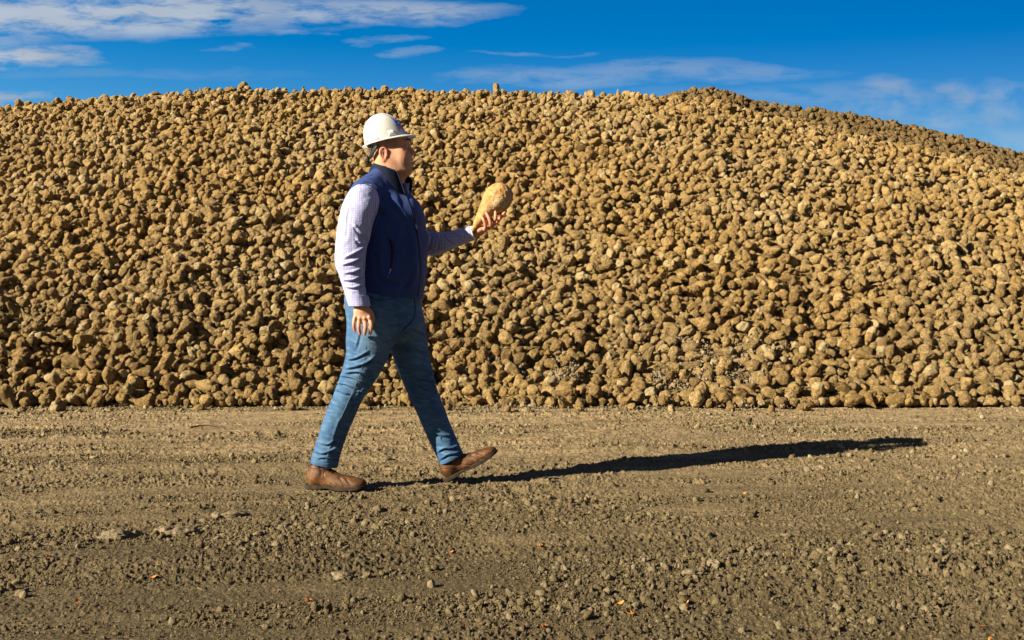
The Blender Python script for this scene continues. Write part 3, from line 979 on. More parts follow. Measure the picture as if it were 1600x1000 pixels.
def extract(ops, lo, hi, h, nb=20):
    """surface nets over the blocks the surface passes through"""
    lo = np.array(lo, float); hi = np.array(hi, float)
    nblk = np.ceil((hi - lo) / (h * nb)).astype(int)
    gx, gy, gz = [np.arange(k) for k in nblk]
    B = np.stack(np.meshgrid(gx, gy, gz, indexing='ij'), -1).reshape(-1, 3)
    cen = lo + (B + 0.5) * nb * h
    rad = nb * h * math.sqrt(3) / 2
    dc = ev(ops, cen)
    B = B[np.abs(dc) < rad * 1.6 + 0.02]
    dims = nblk * nb + 4
    VK, VV, QK = [], [], []
    m = nb + 2                                       # sample points per side
    r_ = np.arange(m)
    loc = np.stack(np.meshgrid(r_, r_, r_, indexing='ij'), -1).reshape(-1, 3)
    for bl in B:
        base = bl * nb
        P = lo + (loc + base) * h
        cc = lo + (base + m / 2) * h
        F = ev(ops, P, cc, m * h * 0.9).reshape(m, m, m)
        if F.min() > 0 or F.max() < 0: continue
        S = F < 0
        n1_ = m - 1
        acc = np.zeros((n1_, n1_, n1_, 3)); cnt_ = np.zeros((n1_, n1_, n1_))
        for ax in range(3):
            sl0 = [slice(None)] * 3; sl1 = [slice(None)] * 3
            sl0[ax] = slice(0, m - 1); sl1[ax] = slice(1, m)
            f0 = F[tuple(sl0)]; f1 = F[tuple(sl1)]
            cr_ = (f0 < 0) != (f1 < 0)
            t_ = np.where(cr_, f0 / np.where(cr_, f0 - f1, 1), 0)
            o1, o2 = [a for a in range(3) if a != ax]
            for a in (0, 1):
                for b_ in (0, 1):
                    sl = [slice(None)] * 3
                    sl[ax] = slice(0, n1_); sl[o1] = slice(a, a + n1_); sl[o2] = slice(b_, b_ + n1_)
                    c_ = cr_[tuple(sl)]; tt = t_[tuple(sl)]
                    cnt_ += c_
                    acc[..., ax] += np.where(c_, tt, 0)
                    acc[..., o1] += np.where(c_, a, 0); acc[..., o2] += np.where(c_, b_, 0)
        act = cnt_ > 0
        idx = np.argwhere(act)
        pos_ = idx + acc[act] / cnt_[act][:, None]
        gi_ = idx + base
        VK.append((gi_[:, 0] * dims[1] + gi_[:, 1]) * dims[2] + gi_[:, 2])
        VV.append(lo + (pos_ + base) * h)
        for ax in range(3):
            o1, o2 = [(1, 2), (2, 0), (0, 1)][ax]
            sl0 = [slice(1, nb + 1)] * 3; sl1 = [slice(1, nb + 1)] * 3
            sl0[ax] = slice(0, nb); sl1[ax] = slice(1, nb + 1)
            s0 = S[tuple(sl0)]; s1 = S[tuple(sl1)]
            e = np.argwhere(s0 != s1)
            if not len(e): continue
            flip = s0[tuple(e.T)]
            off = np.ones(3, int); off[ax] = 0
            e = e + off
            def key(d1, d2):
                q = e + base
                q = q.copy(); q[:, o1] -= d1; q[:, o2] -= d2
                return (q[:, 0] * dims[1] + q[:, 1]) * dims[2] + q[:, 2]
            qd = np.stack([key(1, 1), key(0, 1), key(0, 0), key(1, 0)], 1)
            qd[~flip] = qd[~flip][:, ::-1]
            QK.append(qd)
    K = np.concatenate(VK); V_ = np.concatenate(VV); Q = np.concatenate(QK)
    uk, first = np.unique(K, return_index=True)
    V_ = V_[first]
    pos_ = np.searchsorted(uk, Q)
    pos_c = np.clip(pos_, 0, len(uk) - 1)
    ok = (uk[pos_c] == Q).all(1)
    return V_, pos_c[ok]


def vnormals(V_, Q):
    n_ = np.cross(V_[Q[:, 2]] - V_[Q[:, 0]], V_[Q[:, 3]] - V_[Q[:, 1]])
    N = np.zeros_like(V_)
    for k in range(4): np.add.at(N, Q[:, k], n_)
    return N / (np.linalg.norm(N, axis=1)[:, None] + 1e-12)


def relax(V_, Q, it=2, lam=0.5):
    for _ in range(it):
        S_ = np.zeros_like(V_); c_ = np.zeros(len(V_))
        for a, b_ in ((0, 1), (1, 2), (2, 3), (3, 0)):
            np.add.at(S_, Q[:, a], V_[Q[:, b_]]); np.add.at(c_, Q[:, a], 1)
            np.add.at(S_, Q[:, b_], V_[Q[:, a]]); np.add.at(c_, Q[:, b_], 1)
        V_ = V_ + lam * (S_ / np.maximum(c_, 1)[:, None] - V_)
    return V_


def polydist(px, py, line):
    """distance in photograph pixels to a polyline, and where along it (0..1)"""
    L_ = _crom(line, 6)
    best = np.full(len(px), 1e9); par = np.zeros(len(px))
    for i in range(len(L_) - 1):
        a = L_[i]; ab = L_[i + 1] - a
        qx, qy = px - a[0], py - a[1]
        t_ = np.clip((qx * ab[0] + qy * ab[1]) / max(ab @ ab, 1e-9), 0, 1)
        d = np.hypot(qx - t_ * ab[0], qy - t_ * ab[1])
        m = d < best
        best = np.where(m, d, best); par = np.where(m, (i + t_) / (len(L_) - 1), par)
    return best, par


def crease(V_, N, lines, near=True, yr=(-9, 9)):
    """folds and seams: lines = (amplitude m, width px, [(px,py)...]); applied on the side they were measured on"""
    px, py, _ = project(V_)
    side = np.clip(-N[:, 1] * 2.5 + 0.4, 0, 1) if near else 1.0
    ok = (V_[:, 1] - D0 > yr[0]) & (V_[:, 1] - D0 < yr[1])
    disp = np.zeros(len(V_))
    for amp, wd, line in lines:
        x0, y0 = np.min(line, 0) - wd * 4; x1, y1 = np.max(line, 0) + wd * 4
        m = np.nonzero(ok & (px > x0) & (px < x1) & (py > y0) & (py < y1))[0]
        if not len(m): continue
        d, par = polydist(px[m], py[m], line)
        e = np.clip(np.minimum(par, 1 - par) * 5 + 0.25, 0, 1) if wd > 1.2 else 1.0
        disp[m] += (amp * 1.5 if wd > 1.3 else amp) * np.exp(-(d / wd) ** 2) * e
    return V_ + N * (disp * side)[:, None]


BASE = A(p(600, 760)[0], D0, 0.0)


def part(name, V_, Q, mat, parent=None, cols=None, smooth=True):
    me = newmesh(name, V_ - BASE, Q, smooth)
    if cols is not None:
        a = me.color_attributes.new('tint', 'FLOAT_COLOR', 'POINT')
        a.data.foreach_set('color', np.column_stack([cols, np.ones(len(cols))]).astype(np.float32).ravel())
    o = ob(name, me, mat, parent)
    if parent is None: o.location = BASE
    return o


def hit(ops, px, py, d0=4.9, d1=6.1):
    a = W(px, py, d0); b_ = W(px, py, d1); L_ = np.linalg.norm(b_ - a); u = (b_ - a) / L_
    t_ = 0.0
    for _ in range(160):
        d = float(ev(ops, (a + u * t_)[None])[0])
        if d < 0.0006: return a + u * t_
        t_ += max(d * 0.6, 0.0004)
        if t_ > L_: break
    return None


def tube_mesh(pts, rad, ns=8, n=4, closed_ends=True):
    """swept round wire, returned as verts and quads"""
    rad = np.full(len(pts), rad) if np.isscalar(rad) else np.array(rad, float)
    Q = _crom(np.column_stack([np.array(pts, float), rad]), n)
    C_, Rr = Q[:, :3], Q[:, 3]
    T = np.gradient(C_, axis=0); T /= np.linalg.norm(T, axis=1)[:, None] + 1e-12
    up = A(0.13, 0.35, 0.93)
    V_, F_ = [], []
    for i in range(len(C_)):
        s_ = np.cross(T[i], up); s_ /= np.linalg.norm(s_); u_ = np.cross(s_, T[i])
        for k in range(ns):
            a = 2 * math.pi * k / ns
            V_.append(C_[i] + Rr[i] * (math.cos(a) * s_ + math.sin(a) * u_))
    for i in range(len(C_) - 1):
        for k in range(ns):
            F_.append((i * ns + k, i * ns + (k + 1) % ns, (i + 1) * ns + (k + 1) % ns, (i + 1) * ns + k))
    if closed_ends:
        for e in (0, len(C_) - 1):
            V_.append(C_[e]); c_ = len(V_) - 1
            for k in range(0, ns):
                F_.append((e * ns + k, e * ns + (k + 1) % ns, c_, c_))
    V_ = np.array(V_)
    tris = [f_[:3] if f_[2] == f_[3] else f_ for f_ in F_]
    return V_, tris


def join(parts):
    V_, F_ = [], []; n_ = 0
    for v, f in parts:
        V_.append(v); F_ += [tuple(int(x) + n_ for x in q) for q in f]; n_ += len(v)
    return np.concatenate(V_), np.array(F_, dtype=object)


def part_l(name, V_, F_, mat, parent=None, smooth=True):
    me = bpy.data.meshes.new(name)
    me.from_pydata([tuple(map(float, v)) for v in (V_ - BASE)], [], [tuple(f) for f in F_])
    me.validate()
    if smooth: me.polygons.foreach_set('use_smooth', np.ones(len(me.polygons), dtype=bool))
    bm = bmesh.new(); bm.from_mesh(me); bmesh.ops.recalc_face_normals(bm, faces=bm.faces); bm.to_mesh(me); bm.free()
    o = ob(name, me, mat, parent)
    if parent is None: o.location = BASE
    return o


def largest(V_, Q):
    """keep only the largest connected surface"""
    lab = np.arange(len(V_))
    while True:
        m = lab[Q].min(1)
        new = lab.copy()
        for k in range(4): np.minimum.at(new, Q[:, k], m)
        new = new[new]
        if (new == lab).all(): break
        lab = new
    ids, cnt_ = np.unique(lab, return_counts=True)
    print('surfaces', sorted(cnt_.tolist())[-4:])
    keep = lab == ids[cnt_.argmax()]
    idx = np.cumsum(keep) - 1
    return V_[keep], idx[Q[keep[Q].all(1)]]

# ------------------------------------------------------------------ materials of the man
def simple(name, col, rough=0.6, spec=0.5, metal=0.0):
    m, t, b = material(name)
    b.inputs['Base Color'].default_value = (*col, 1); b.inputs['Roughness'].default_value = rough
    b.inputs['Specular IOR Level'].default_value = spec; b.inputs['Metallic'].default_value = metal
    return m, t, b

M_skin, t, b = material('skin')
vc = t.n('ShaderNodeVertexColor', layer_name='tint').outputs[0]
oc = t.n('ShaderNodeTexCoord').outputs['Object']
n1 = t.noise(oc, 45, 4, 0.6); n2 = t.noise(oc, 420, 2, 0.6)
c = t.mix(t.m('MULTIPLY', t.m('SUBTRACT', n1, 0.35, clamp=True), 0.9), vc, (0.40, 0.15, 0.09, 1))
t.put(b.inputs['Base Color'], c)
b.inputs['Roughness'].default_value = 0.62
b.inputs['Specular IOR Level'].default_value = 0.3
b.inputs['Subsurface Weight'].default_value = 0.45; b.inputs['Subsurface Radius'].default_value = (1.0, 0.35, 0.2)
b.inputs['Subsurface Scale'].default_value = 0.026
bump(t, b, n2, 0.25, 0.0006)

M_vest, t, b = material('navy_softshell')
oc = t.n('ShaderNodeTexCoord').outputs['Object']
n1 = t.noise(oc, 7, 4, 0.6); n2 = t.noise(oc, 600, 2, 0.5)
t.put(b.inputs['Base Color'], t.mix(n1, (0.009, 0.026, 0.125, 1), (0.020, 0.048, 0.195, 1)))
b.inputs['Roughness'].default_value = 0.75; b.inputs['Specular IOR Level'].default_value = 0.25
b.inputs['Sheen Weight'].default_value = 0.25; b.inputs['Sheen Roughness'].default_value = 0.5; b.inputs['Sheen Tint'].default_value = (0.280, 0.360, 0.756, 1)
q = bump(t, b, n2, 0.35, 0.0012); bump(t, b, n1, 0.35, 0.012, q)
M_collar, t, b = simple('dark_navy_lining', (0.005, 0.010, 0.029), 0.8, 0.2)
oc = t.n('ShaderNodeTexCoord').outputs['Object']; bump(t, b, t.noise(oc, 60, 4), 0.4, 0.003)

M_shirt, t, b = material('checked_shirt_cloth')
oc = t.n('ShaderNodeTexCoord').outputs['Object']
sp = t.n('ShaderNodeSeparateXYZ', ins={0: t.n('ShaderNodeVectorMath', operation='ADD', ins={0: oc, 1: t.n('ShaderNodeVectorMath', operation='SCALE', ins={0: t.n('ShaderNodeTexNoise', ins={0: oc, 'Scale': 12.0}).outputs[1], 'Scale': 0.02}).outputs[0]}).outputs[0]})
def lines(sock, period, width):
    return t.m('LESS_THAN', t.m('FRACT', t.m('DIVIDE', sock, period)), width)
g1 = t.m('MAXIMUM', lines(sp.outputs[0], 0.0078, 0.33), lines(sp.outputs[2], 0.0078, 0.33))
c = t.mix(t.m('MULTIPLY', g1, 0.50), (0.41, 0.43, 0.66, 1), (0.06, 0.09, 0.42, 1))
g2 = lines(sp.outputs[0], 0.034, 0.06)
c = t.mix(t.m('MULTIPLY', g2, 0.5), c, (0.160, 0.080, 0.252, 1))
t.put(b.inputs['Base Color'], c); b.inputs['Roughness'].default_value = 0.7; b.inputs['Specular IOR Level'].default_value = 0.3
n1 = t.noise(oc, 22, 5, 0.55, 0.6); bump(t, b, n1, 0.5, 0.010)

M_jeans, t, b = material('blue_denim')
vc = t.n('ShaderNodeVertexColor', layer_name='tint').outputs[0]
oc = t.n('ShaderNodeTexCoord').outputs['Object']
st = t.n('ShaderNodeMapping', ins={'Vector': oc, 'Scale': (1, 1, 0.25)}).outputs[0]
n1 = t.noise(st, 16, 5, 0.65); n2 = t.noise(oc, 700, 2, 0.6); n3 = t.noise(oc, 5, 4, 0.6)
c = t.mix(t.ramp(n1, [(0.35, 0.0), (0.65, 0.55)]), vc, (0.072, 0.160, 0.269, 1))
c = t.mix(t.ramp(n3, [(0.5, 0.0), (0.75, 0.4)]), c, (0.011, 0.040, 0.101, 1))
c = t.mix(t.ramp(n2, [(0.45, 0.0), (0.6, 0.35)]), c, (0.012, 0.036, 0.084, 1))
t.put(b.inputs['Base Color'], c); b.inputs['Roughness'].default_value = 0.8; b.inputs['Specular IOR Level'].default_value = 0.2
q = bump(t, b, n2, 0.5, 0.0015); bump(t, b, n1, 0.35, 0.006, q)
M_stitch, _, _ = simple('denim_stitching', (0.088, 0.136, 0.185), 0.8, 0.2)
M_darkseam, _, _ = simple('denim_seam', (0.008, 0.022, 0.046), 0.8, 0.2)

M_shoe, t, b = material('brown_leather')
oc = t.n('ShaderNodeTexCoord').outputs['Object']
n1 = t.noise(oc, 18, 5, 0.65); n2 = t.noise(oc, 190, 3, 0.6)
c = t.ramp(n1, [(0.3, (0.025, 0.010, 0.004)), (0.50, (0.072, 0.029, 0.009)), (0.70, (0.196, 0.098, 0.036))])
c = t.mix(t.ramp(n2, [(0.5, 0.0), (0.7, 0.35)]), c, (0.051, 0.018, 0.007, 1))
t.put(b.inputs['Base Color'], c); b.inputs['Roughness'].default_value = 0.62; b.inputs['Specular IOR Level'].default_value = 0.35
bump(t, b, n2, 0.3, 0.001)
M_sole, t, b = simple('worn_rubber_sole', (0.064, 0.054, 0.034), 0.8, 0.3)
oc = t.n('ShaderNodeTexCoord').outputs['Object']; t.put(b.inputs['Base Color'], t.ramp(t.noise(oc, 40, 3), [(0.35, (0.010, 0.007, 0.005)), (0.7, (0.035, 0.025, 0.016))]))
M_lace, _, _ = simple('dark_lace', (0.012, 0.006, 0.004), 0.8)
M_hat, t, b = simple('white_hat_plastic', (0.7,0.7,0.7), 0.24, 0.5)
oc = t.n('ShaderNodeTexCoord').outputs['Object']; t.put(b.inputs['Base Color'], t.ramp(t.noise(oc, 9, 5, 0.7), [(0.3, (0.52, 0.54, 0.57)), (0.6, (0.60, 0.625, 0.66))]))
b.inputs['Subsurface Weight'].default_value = 0.5; b.inputs['Subsurface Radius'].default_value = (1, 1, 1); b.inputs['Subsurface Scale'].default_value = 0.035
M_black, _, _ = simple('black_plastic', (0.012, 0.012, 0.013), 0.45)
M_blue, _, _ = simple('blue_print', (0.006, 0.035, 0.42), 0.4)
M_red, _, _ = simple('red_print', (0.72, 0.05, 0.10), 0.4)
M_white, _, _ = simple('white_print', (0.8, 0.8, 0.8), 0.4)
M_tooth, _, _ = simple('tooth', (0.78, 0.74, 0.66), 0.3)
M_eye, _, _ = simple('eye_white', (0.55, 0.50, 0.45), 0.2)
M_iris, _, _ = simple('dark_iris', (0.02, 0.012, 0.008), 0.15)
M_brow, _, _ = simple('eyebrow_hair', (0.055, 0.032, 0.020), 0.9, 0.1)
M_metal, _, _ = simple('zip_metal', (0.45, 0.45, 0.47), 0.35, 0.5, 0.9)
M_zip, _, _ = simple('zip_tape', (0.004, 0.006, 0.018), 0.7, 0.2)

YAW = -R(18)                                    # chest turned a little towards the camera
PX = 1.0 / 320.0                                # metres per photograph pixel at the man


# ------------------------------------------------------------------ garments as solids
def lev(py, l, r_, b_, infl=0.0, dyc=0.0):
    E = (r_ - l) / 2 * PX
    a = math.sqrt(max(E * E - (b_ * math.sin(YAW)) ** 2, 0.02 ** 2)) / math.cos(YAW)
    c = p((l + r_) / 2, py, dyc)
    return (c[2], c[0], c[1], a + infl, b_ + infl)

torso_lv = [(262, 590, 622, .07), (276, 578, 628, .085), (285, 566, 631, .115), (295, 553, 635, .150), (304, 545, 640, .172), (312, 540, 648, .185), (322, 538, 654, .19),
            (335, 537, 659, .195), (350, 536, 662, .20), (375, 535, 663, .203), (400, 535, 663.5, .203), (430, 536, 663, .200), (450, 536, 661, .195), (475, 536, 659, .19)]
vest_loft = loft([lev(*q) for q in torso_lv], YAW, 2.25)
near_sh = [p(592, 279, -.06), p(576, 291, -.13), p(568, 306, -.165)]
far_sh = [p(608, 279, .06), p(616, 288, .13), p(622, 302, .165)]
hem_a, hem_b = p(571, 458, -.2), p(659, 468.5, -.06)
hem_n = A(-(hem_b - hem_a)[2], 0, (hem_b - hem_a)[0]); hem_n = -hem_n / np.linalg.norm(hem_n)
sleeve_pts = [p(570, 306, -.165), p(565, 318, -.195), p(557, 345, -.225), p(550, 375, -.24), p(547, 400, -.25), p(549, 425, -.25), p(554, 448, -.25), p(558, 464, -.25)]
sleeve = tube(sleeve_pts, [.066, .0800, .0815, .0765, .0700, .0620, .0530, .0480], 5)
cuff = tube([p(556, 458, -.25), p(562.5, 481, -.25)], [.0490, .0465], 1)
cuff_cut = half(p(562.5, 479, -.25), A(0.22, 0, -1))
fars_pts = [p(622, 302, .165), p(632, 325, .19), p(640, 350, .20), p(650, 372, .195), p(672, 380, .165), p(691, 379, .13), p(712, 373.5, .10), p(726, 369, .08)]
far_sleeve = tube(fars_pts, [.06, .062, .060, .061, .060, .052, .043, .038], 5)
farcuff = tube([p(722, 369.5, .085), p(740, 363.5, .06)], [.0365, .0335], 1)
farcuff_dir = p(745, 361.5, .06) - p(722, 369.5, .085)
farcuff_cut = half(p(739.5, 362.8, .06), farcuff_dir + A(0, 0, -0.012))

def arm_edge(P, d):
    """stitched binding that follows the line where the sleeve leaves the vest"""
    s_ = sleeve.f(P); v_ = d
    band = np.maximum(np.abs(s_ - 0.004) - 0.0065, np.abs(v_ - 0.001) - 0.006)
    k = 0.004
    h = np.maximum(k - np.abs(d - band), 0) / k
    return np.where(P[:, 2] > p(590, 372)[2], np.minimum(d, band) - h * h * k * .25, d)

vest_ops = [('add', vest_loft, 0), ('add', tube(near_sh, [.045, .052, .062], 4), .05), ('add', tube(far_sh, [.045, .052, .062], 4), .05),
            ('add', ell(p(641, 395, -.05), (.060, .12, .17)), .06),
            ('add', ell(p(640, 335, -.03), (.055, .11, .07)), .05),
            ('sub', tube([p(606, 250, 0), p(605, 283, 0)], [.058, .058], 1), .01),
            ('sub', sph(p(617, 272, -.02), .050), .02),
            ('fn', Prim(lambda P, d: arm_edge(P, d), p(590, 330, -.15), 9e4), 0),
            ('and', half(hem_a, -hem_n if hem_n[2] > 0 else hem_n), .006)]
# garment body: everything above the hem plane
vest_ops[-1] = ('and', half(hem_a, A(0, 0, -1) if abs(hem_n[2]) < .1 else (-hem_n if hem_n[2] > 0 else hem_n)), .006)

shirt_ops = [('add', sleeve, 0), ('add', far_sleeve, 0),
             ('add', ell(p(600, 320, 0), (.12, .15, .12)), .03)]

# jeans
near_leg = tube([p(578, 478, -.095), p(580, 505, -.098), p(577, 530, -.102), p(573, 553, -.105), p(563, 580, -.105), p(553, 602, -.10), p(542, 625, -.095), p(529.5, 652, -.08), p(519, 682, -.065), p(511, 707, -.055), p(506.5, 729, -.05)],
                [.100, .112, .110, .098, .084, .0745, .0700, .0690, .0675, .0650, .0665], 4)
far_leg = tube([p(622, 478, .085), p(632, 510, .09), p(640, 545, .095), p(648, 575, .10), p(657, 603, .10), p(667, 628, .10), p(679, 657, .10), p(691, 684, .10), p(700, 704, .10), p(707.5, 720, .10)],
               [.100, .104, .092, .083, .0755, .0705, .0665, .0645, .0630, .0650], 4)
pelvis = loft([lev(450, 542, 655, .185), lev(470, 541, 655, .185), lev(490, 543, 657, .182), lev(508, 546, 659, .175), lev(522, 555, 652, .16), lev(534, 570, 640, .13)], YAW, 2.3)
hemN = half(p(506.3, 726.5, -.05), A(-0.22, 0, -1))
hd = p(709, 723, .1) - p(700, 704, .1)
hemF = half(p(706.3, 717.2, .1), A(0.50, 0, -1))
def legcut(P, d):
    return d
nl = Prim(lambda P: np.maximum(near_leg.f(P), hemN.f(P)), near_leg.c, near_leg.r)
fl = Prim(lambda P: np.maximum(far_leg.f(P), hemF.f(P)), far_leg.c, far_leg.r)
def inner(prm, cut, th, top):
    return Prim(lambda P: np.maximum(prm.f(P) + th, P[:, 2] - top), prm.c, prm.r)
jeans_ops = [('add', pelvis, 0), ('add', nl, .035), ('add', fl, .03),
             ('sub', inner(near_leg, hemN, .006, p(0, 708)[2]), .002), ('sub', inner(far_leg, hemF, .006, p(0, 698)[2]), .002)]

# ------------------------------------------------------------------ body (one continuous skin)
hy = 0.0
def hp(px, py, dy=0.0): return p(px, py, dy + hy)
def sbox(c, rad, e=3.2):
    """soft box: flatter sides than an ellipsoid"""
    c = np.array(c, float); rad = np.array(rad, float)
    return Prim(lambda P: (((np.abs((P - c) / rad) ** e).sum(1)) ** (1 / e) - 1) * rad.min() * .9, c, rad.max() * 1.5)
head_ops = [
    ('add', ell(hp(608, 216), (.078, .072, .080)), 0),
    ('add', ell(hp(604, 229), (.064, .070, .066)), .02),
    ('add', ell(hp(620, 237), (.062, .061, .085)), .025),
    ('add', ell(hp(623.5, 223), (.0540, .066, .040)), .02),
    ('add', ell(hp(630.5, 241.5, -.038), (.026, .024, .030)), .03), ('add', ell(hp(630.5, 241.5, .038), (.026, .024, .030)), .03),
    ('add', tube([hp(604, 249, -.058), hp(620, 262, -.050), hp(633, 266, -.033)], [.018, .020, .020], 3), .03),
    ('add', tube([hp(604, 249, .058), hp(620, 262, .050), hp(633, 266, .033)], [.018, .020, .020], 3), .03),
    ('add', ell(hp(637.0, 267), (.0245, .032, .023)), .02),
    ('add', sbox(hp(623.5, 242.5), (.0420, .0580, .060), 2.8), .015),
    ('add', sbox(hp(626, 256), (.034, .0480, .036), 2.8), .02),
    ('add', ell(hp(622, 270), (.045, .045, .028)), .03),
    ('add', ell(hp(632.5, 252), (.037, .049, .040)), .03),
    # brow, sockets, nose
    ('add', tube([hp(637.2, 221.2, -.006), hp(636.6, 220.3, -.022), hp(633, 221.5, -.043)], [.009, .010, .009], 3), .012),
    ('add', tube([hp(637.2, 221.2, .006), hp(636.6, 220.3, .022), hp(633, 221.5, .043)], [.009, .010, .009], 3), .012),
    ('sub', ell(hp(640.5, 229.2, -.030), (.0135, .016, .0095)), .010), ('sub', ell(hp(640.5, 229.2, .030), (.0135, .016, .0095)), .010),
    ('add', sph(hp(634.8, 229, -.030), .0135), .002), ('add', sph(hp(634.8, 229, .030), .0135), .002),
    ('add', tube([hp(636.5, 225), hp(640.5, 231), hp(644.5, 236.5), hp(646.3, 239.6)], [.009, .0088, .0105, .0128], 4), .008),
    ('add', ell(hp(643.6, 241.4, -.011), (.0105, .0080, .0080)), .005), ('add', ell(hp(643.6, 241.4, .011), (.0105, .0080, .0080)), .005),
    ('sub', ell(hp(645.2, 244.2, -.007), (.005, .0035, .004)), .002), ('sub', ell(hp(645.2, 244.2, .007), (.005, .0035, .004)), .002),
    # smiling mouth
    ('add', tube([hp(637, 249.5, -.030), hp(643.0, 250.2, -.014), hp(644.6, 250.0, 0), hp(643.0, 250.2, .014), hp(637, 249.5, .030)], [.0035, .0055, .0062, .0055, .0035], 4), .006),
    ('add', tube([hp(637, 251.5, -.029), hp(642.2, 256.6, -.014), hp(643.8, 257.4, 0), hp(642.2, 256.6, .014), hp(637, 251.5, .029)], [.0035, .0058, .0066, .0058, .0035], 4), .006),
    ('sub', tube([hp(637.5, 250.8, -.029), hp(643.4, 253.3, -.015), hp(645.8, 253.6, 0), hp(643.4, 253.3, .015), hp(637.5, 250.8, .029)], [.0026, .0064, .0068, .0064, .0026], 4), .002),
    ('add', ell(hp(635, 243.5, -.034), (.014, .013, .016)), .02), ('add', ell(hp(635, 243.5, .034), (.014, .013, .016)), .02),
    ('sub', ell(hp(645.5, 261.3), (.008, .02, .0045)), .010),
    # neck
    'neck',
    ('add', tube([hp(604, 243), hp(606, 262), hp(604, 284)], [.062, .0665, .070], 4), .03),
    ('add', tube([hp(616, 262), hp(612, 290)], [.045, .05], 3), .03),
]
HEAD_YAW = -R(7)
HPIV = p(607, 240)
_c, _s = math.cos(HEAD_YAW), math.sin(HEAD_YAW)
RH3 = A([_c, -_s, 0], [_s, _c, 0], [0, 0, 1]) if False else np.array([[_c, -_s, 0], [_s, _c, 0], [0, 0, 1.0]])


def turned(pr):
    return Prim(lambda P, pr=pr: pr.f((P - HPIV) @ RH3 + HPIV), RH3 @ (pr.c - HPIV) + HPIV, pr.r)


def hr(q):
    return RH3 @ (np.array(q) - HPIV) + HPIV
neck_at = head_ops.index('neck')
neck_ops = head_ops[neck_at + 1:]
head_ops = head_ops[:neck_at]
for sg in (-1, 1):
    y_ = .0735 * sg
    ear = [hp(605.5, 247, y_), hp(602.3, 252.2, y_ - .000 * sg)]
    head_ops += [('add', ell(hp(602.5, 241, y_), (.0165, .006, .027), rotm(0, 0.20, 0.20 * sg)), .004),
                 ('sub', ell(hp(603.8, 240.8, y_ + .0075 * sg), (.0105, .0065, .018), rotm(0, 0.20, 0.2 * sg)), .003),
                 ('add', tube([hp(607.5, 238, y_ + .002 * sg), hp(606.4, 233, y_ + .005 * sg), hp(602.0, 230.6, y_ + .0085 * sg), hp(597.6, 233.2, y_ + .011 * sg), hp(597.0, 239.5, y_ + .011 * sg), hp(599.6, 246, y_ + .008 * sg), hp(602.8, 250.5, y_ + .005 * sg)],
                                      [.0030, .0036, .0042, .0044, .0042, .0040, .0045], 4), .002),
                 ('add', ell(hp(604.2, 249.8, y_ + .003 * sg), (.0065, .0045, .008)), .004),
                 ('add', tube([hp(607.2, 243.2, y_ + .003 * sg), hp(605.8, 246.3, y_ + .005 * sg)], [.0035, .0035], 1), .003),
                 ('add', tube([hp(600.8, 235, y_ + .006 * sg), hp(600.2, 240, y_ + .0065 * sg), hp(602.4, 245, y_ + .006 * sg)], [.0020, .0025, .0022], 3), .002)]

head_ops = [(m_, turned(q_), k_) for m_, q_, k_ in head_ops] + neck_ops
hand_ops = [('add', tube([p(556, 448, -.25), p(562, 474, -.25), p(564.5, 484, -.25)], [.033, .0285, .030], 3, 0.8), 0),
            ('add', ell(p(566.2, 490, -.252), (.040, .0175, .047)), .016),
            ('add', ell(p(567, 496, -.256), (.042, .0145, .022)), .010)]
fing = [([(554.8, 495), (552.8, 506.5), (554.6, 516.5)], .0078), ([(561.8, 496.5), (560.6, 510.5), (562.6, 521.0)], .0086),
        ([(569.6, 496.5), (571.2, 511.5), (569.8, 522.0)], .0090), ([(576.8, 495.5), (580.2, 508.5), (578.2, 521.8)], .0088)]
for pts_, r_ in fing:
    hand_ops.append(('add', tube([p(pts_[0][0], pts_[0][1], -.256), p(pts_[1][0], pts_[1][1], -.268), p(pts_[2][0], pts_[2][1], -.250)], [r_ * 1.12, r_ * 1.06, r_ * 0.86], 4), .0045))
    hand_ops.append(('add', sph(p(pts_[0][0], pts_[0][1] + .8, -.268), r_ * 0.8), .008))
hand_ops += [('add', tube([p(573, 482, -.238), p(580.5, 492, -.225), p(581.5, 503, -.215), p(578.5, 511, -.212)], [.014, .0125, .0108, .009], 4), .010)]

HB = .05                                         # depth offset of the held beet
far_hand_ops = [('add', tube([p(722, 370, .085), p(741, 364.0, .070), p(749, 360.5, .066)], [.0290, .0265, .026], 3, 0.9), 0),
    ('add', ell(p(759, 356.5, .066), (.046, .038, .0155), rotm(0, -R(24), 0)), .016),
    ('add', ell(p(751, 359.0, .045), (.024, .018, .014), rotm(0, -R(24), 0)), .012)]
ff = [([(757.5, 358.6, .032), (759.2, 352.8, .004), (756.4, 345.0, -.006), (752.6, 338.2, .002)], .0078),
      ([(764.5, 356.5, .030), (767.0, 350.2, -.006), (764.2, 341.5, -.014), (760.0, 333.2, -.006)], .0084),
      ([(769.5, 353.5, .040), (772.2, 347.0, .006), (774.4, 339.0, -.006), (774.2, 331.2, .000)], .0086),
      ([(771.5, 351.0, .070), (778.5, 344.5, .030), (784.5, 337.5, .020), (790.5, 329.5, .022)], .0084)]
for pts_, r_ in ff:
    far_hand_ops.append(('add', tube([p(*q) for q in pts_], [r_ * 1.15, r_ * 1.08, r_ * 0.98, r_ * 0.82], 4), .0045))
far_hand_ops.append(('add', tube([p(752, 358, .090), p(757, 350, .112), p(763, 342, .116), p(767, 335, .108)], [.014, .0125, .011, .009], 4), .010))

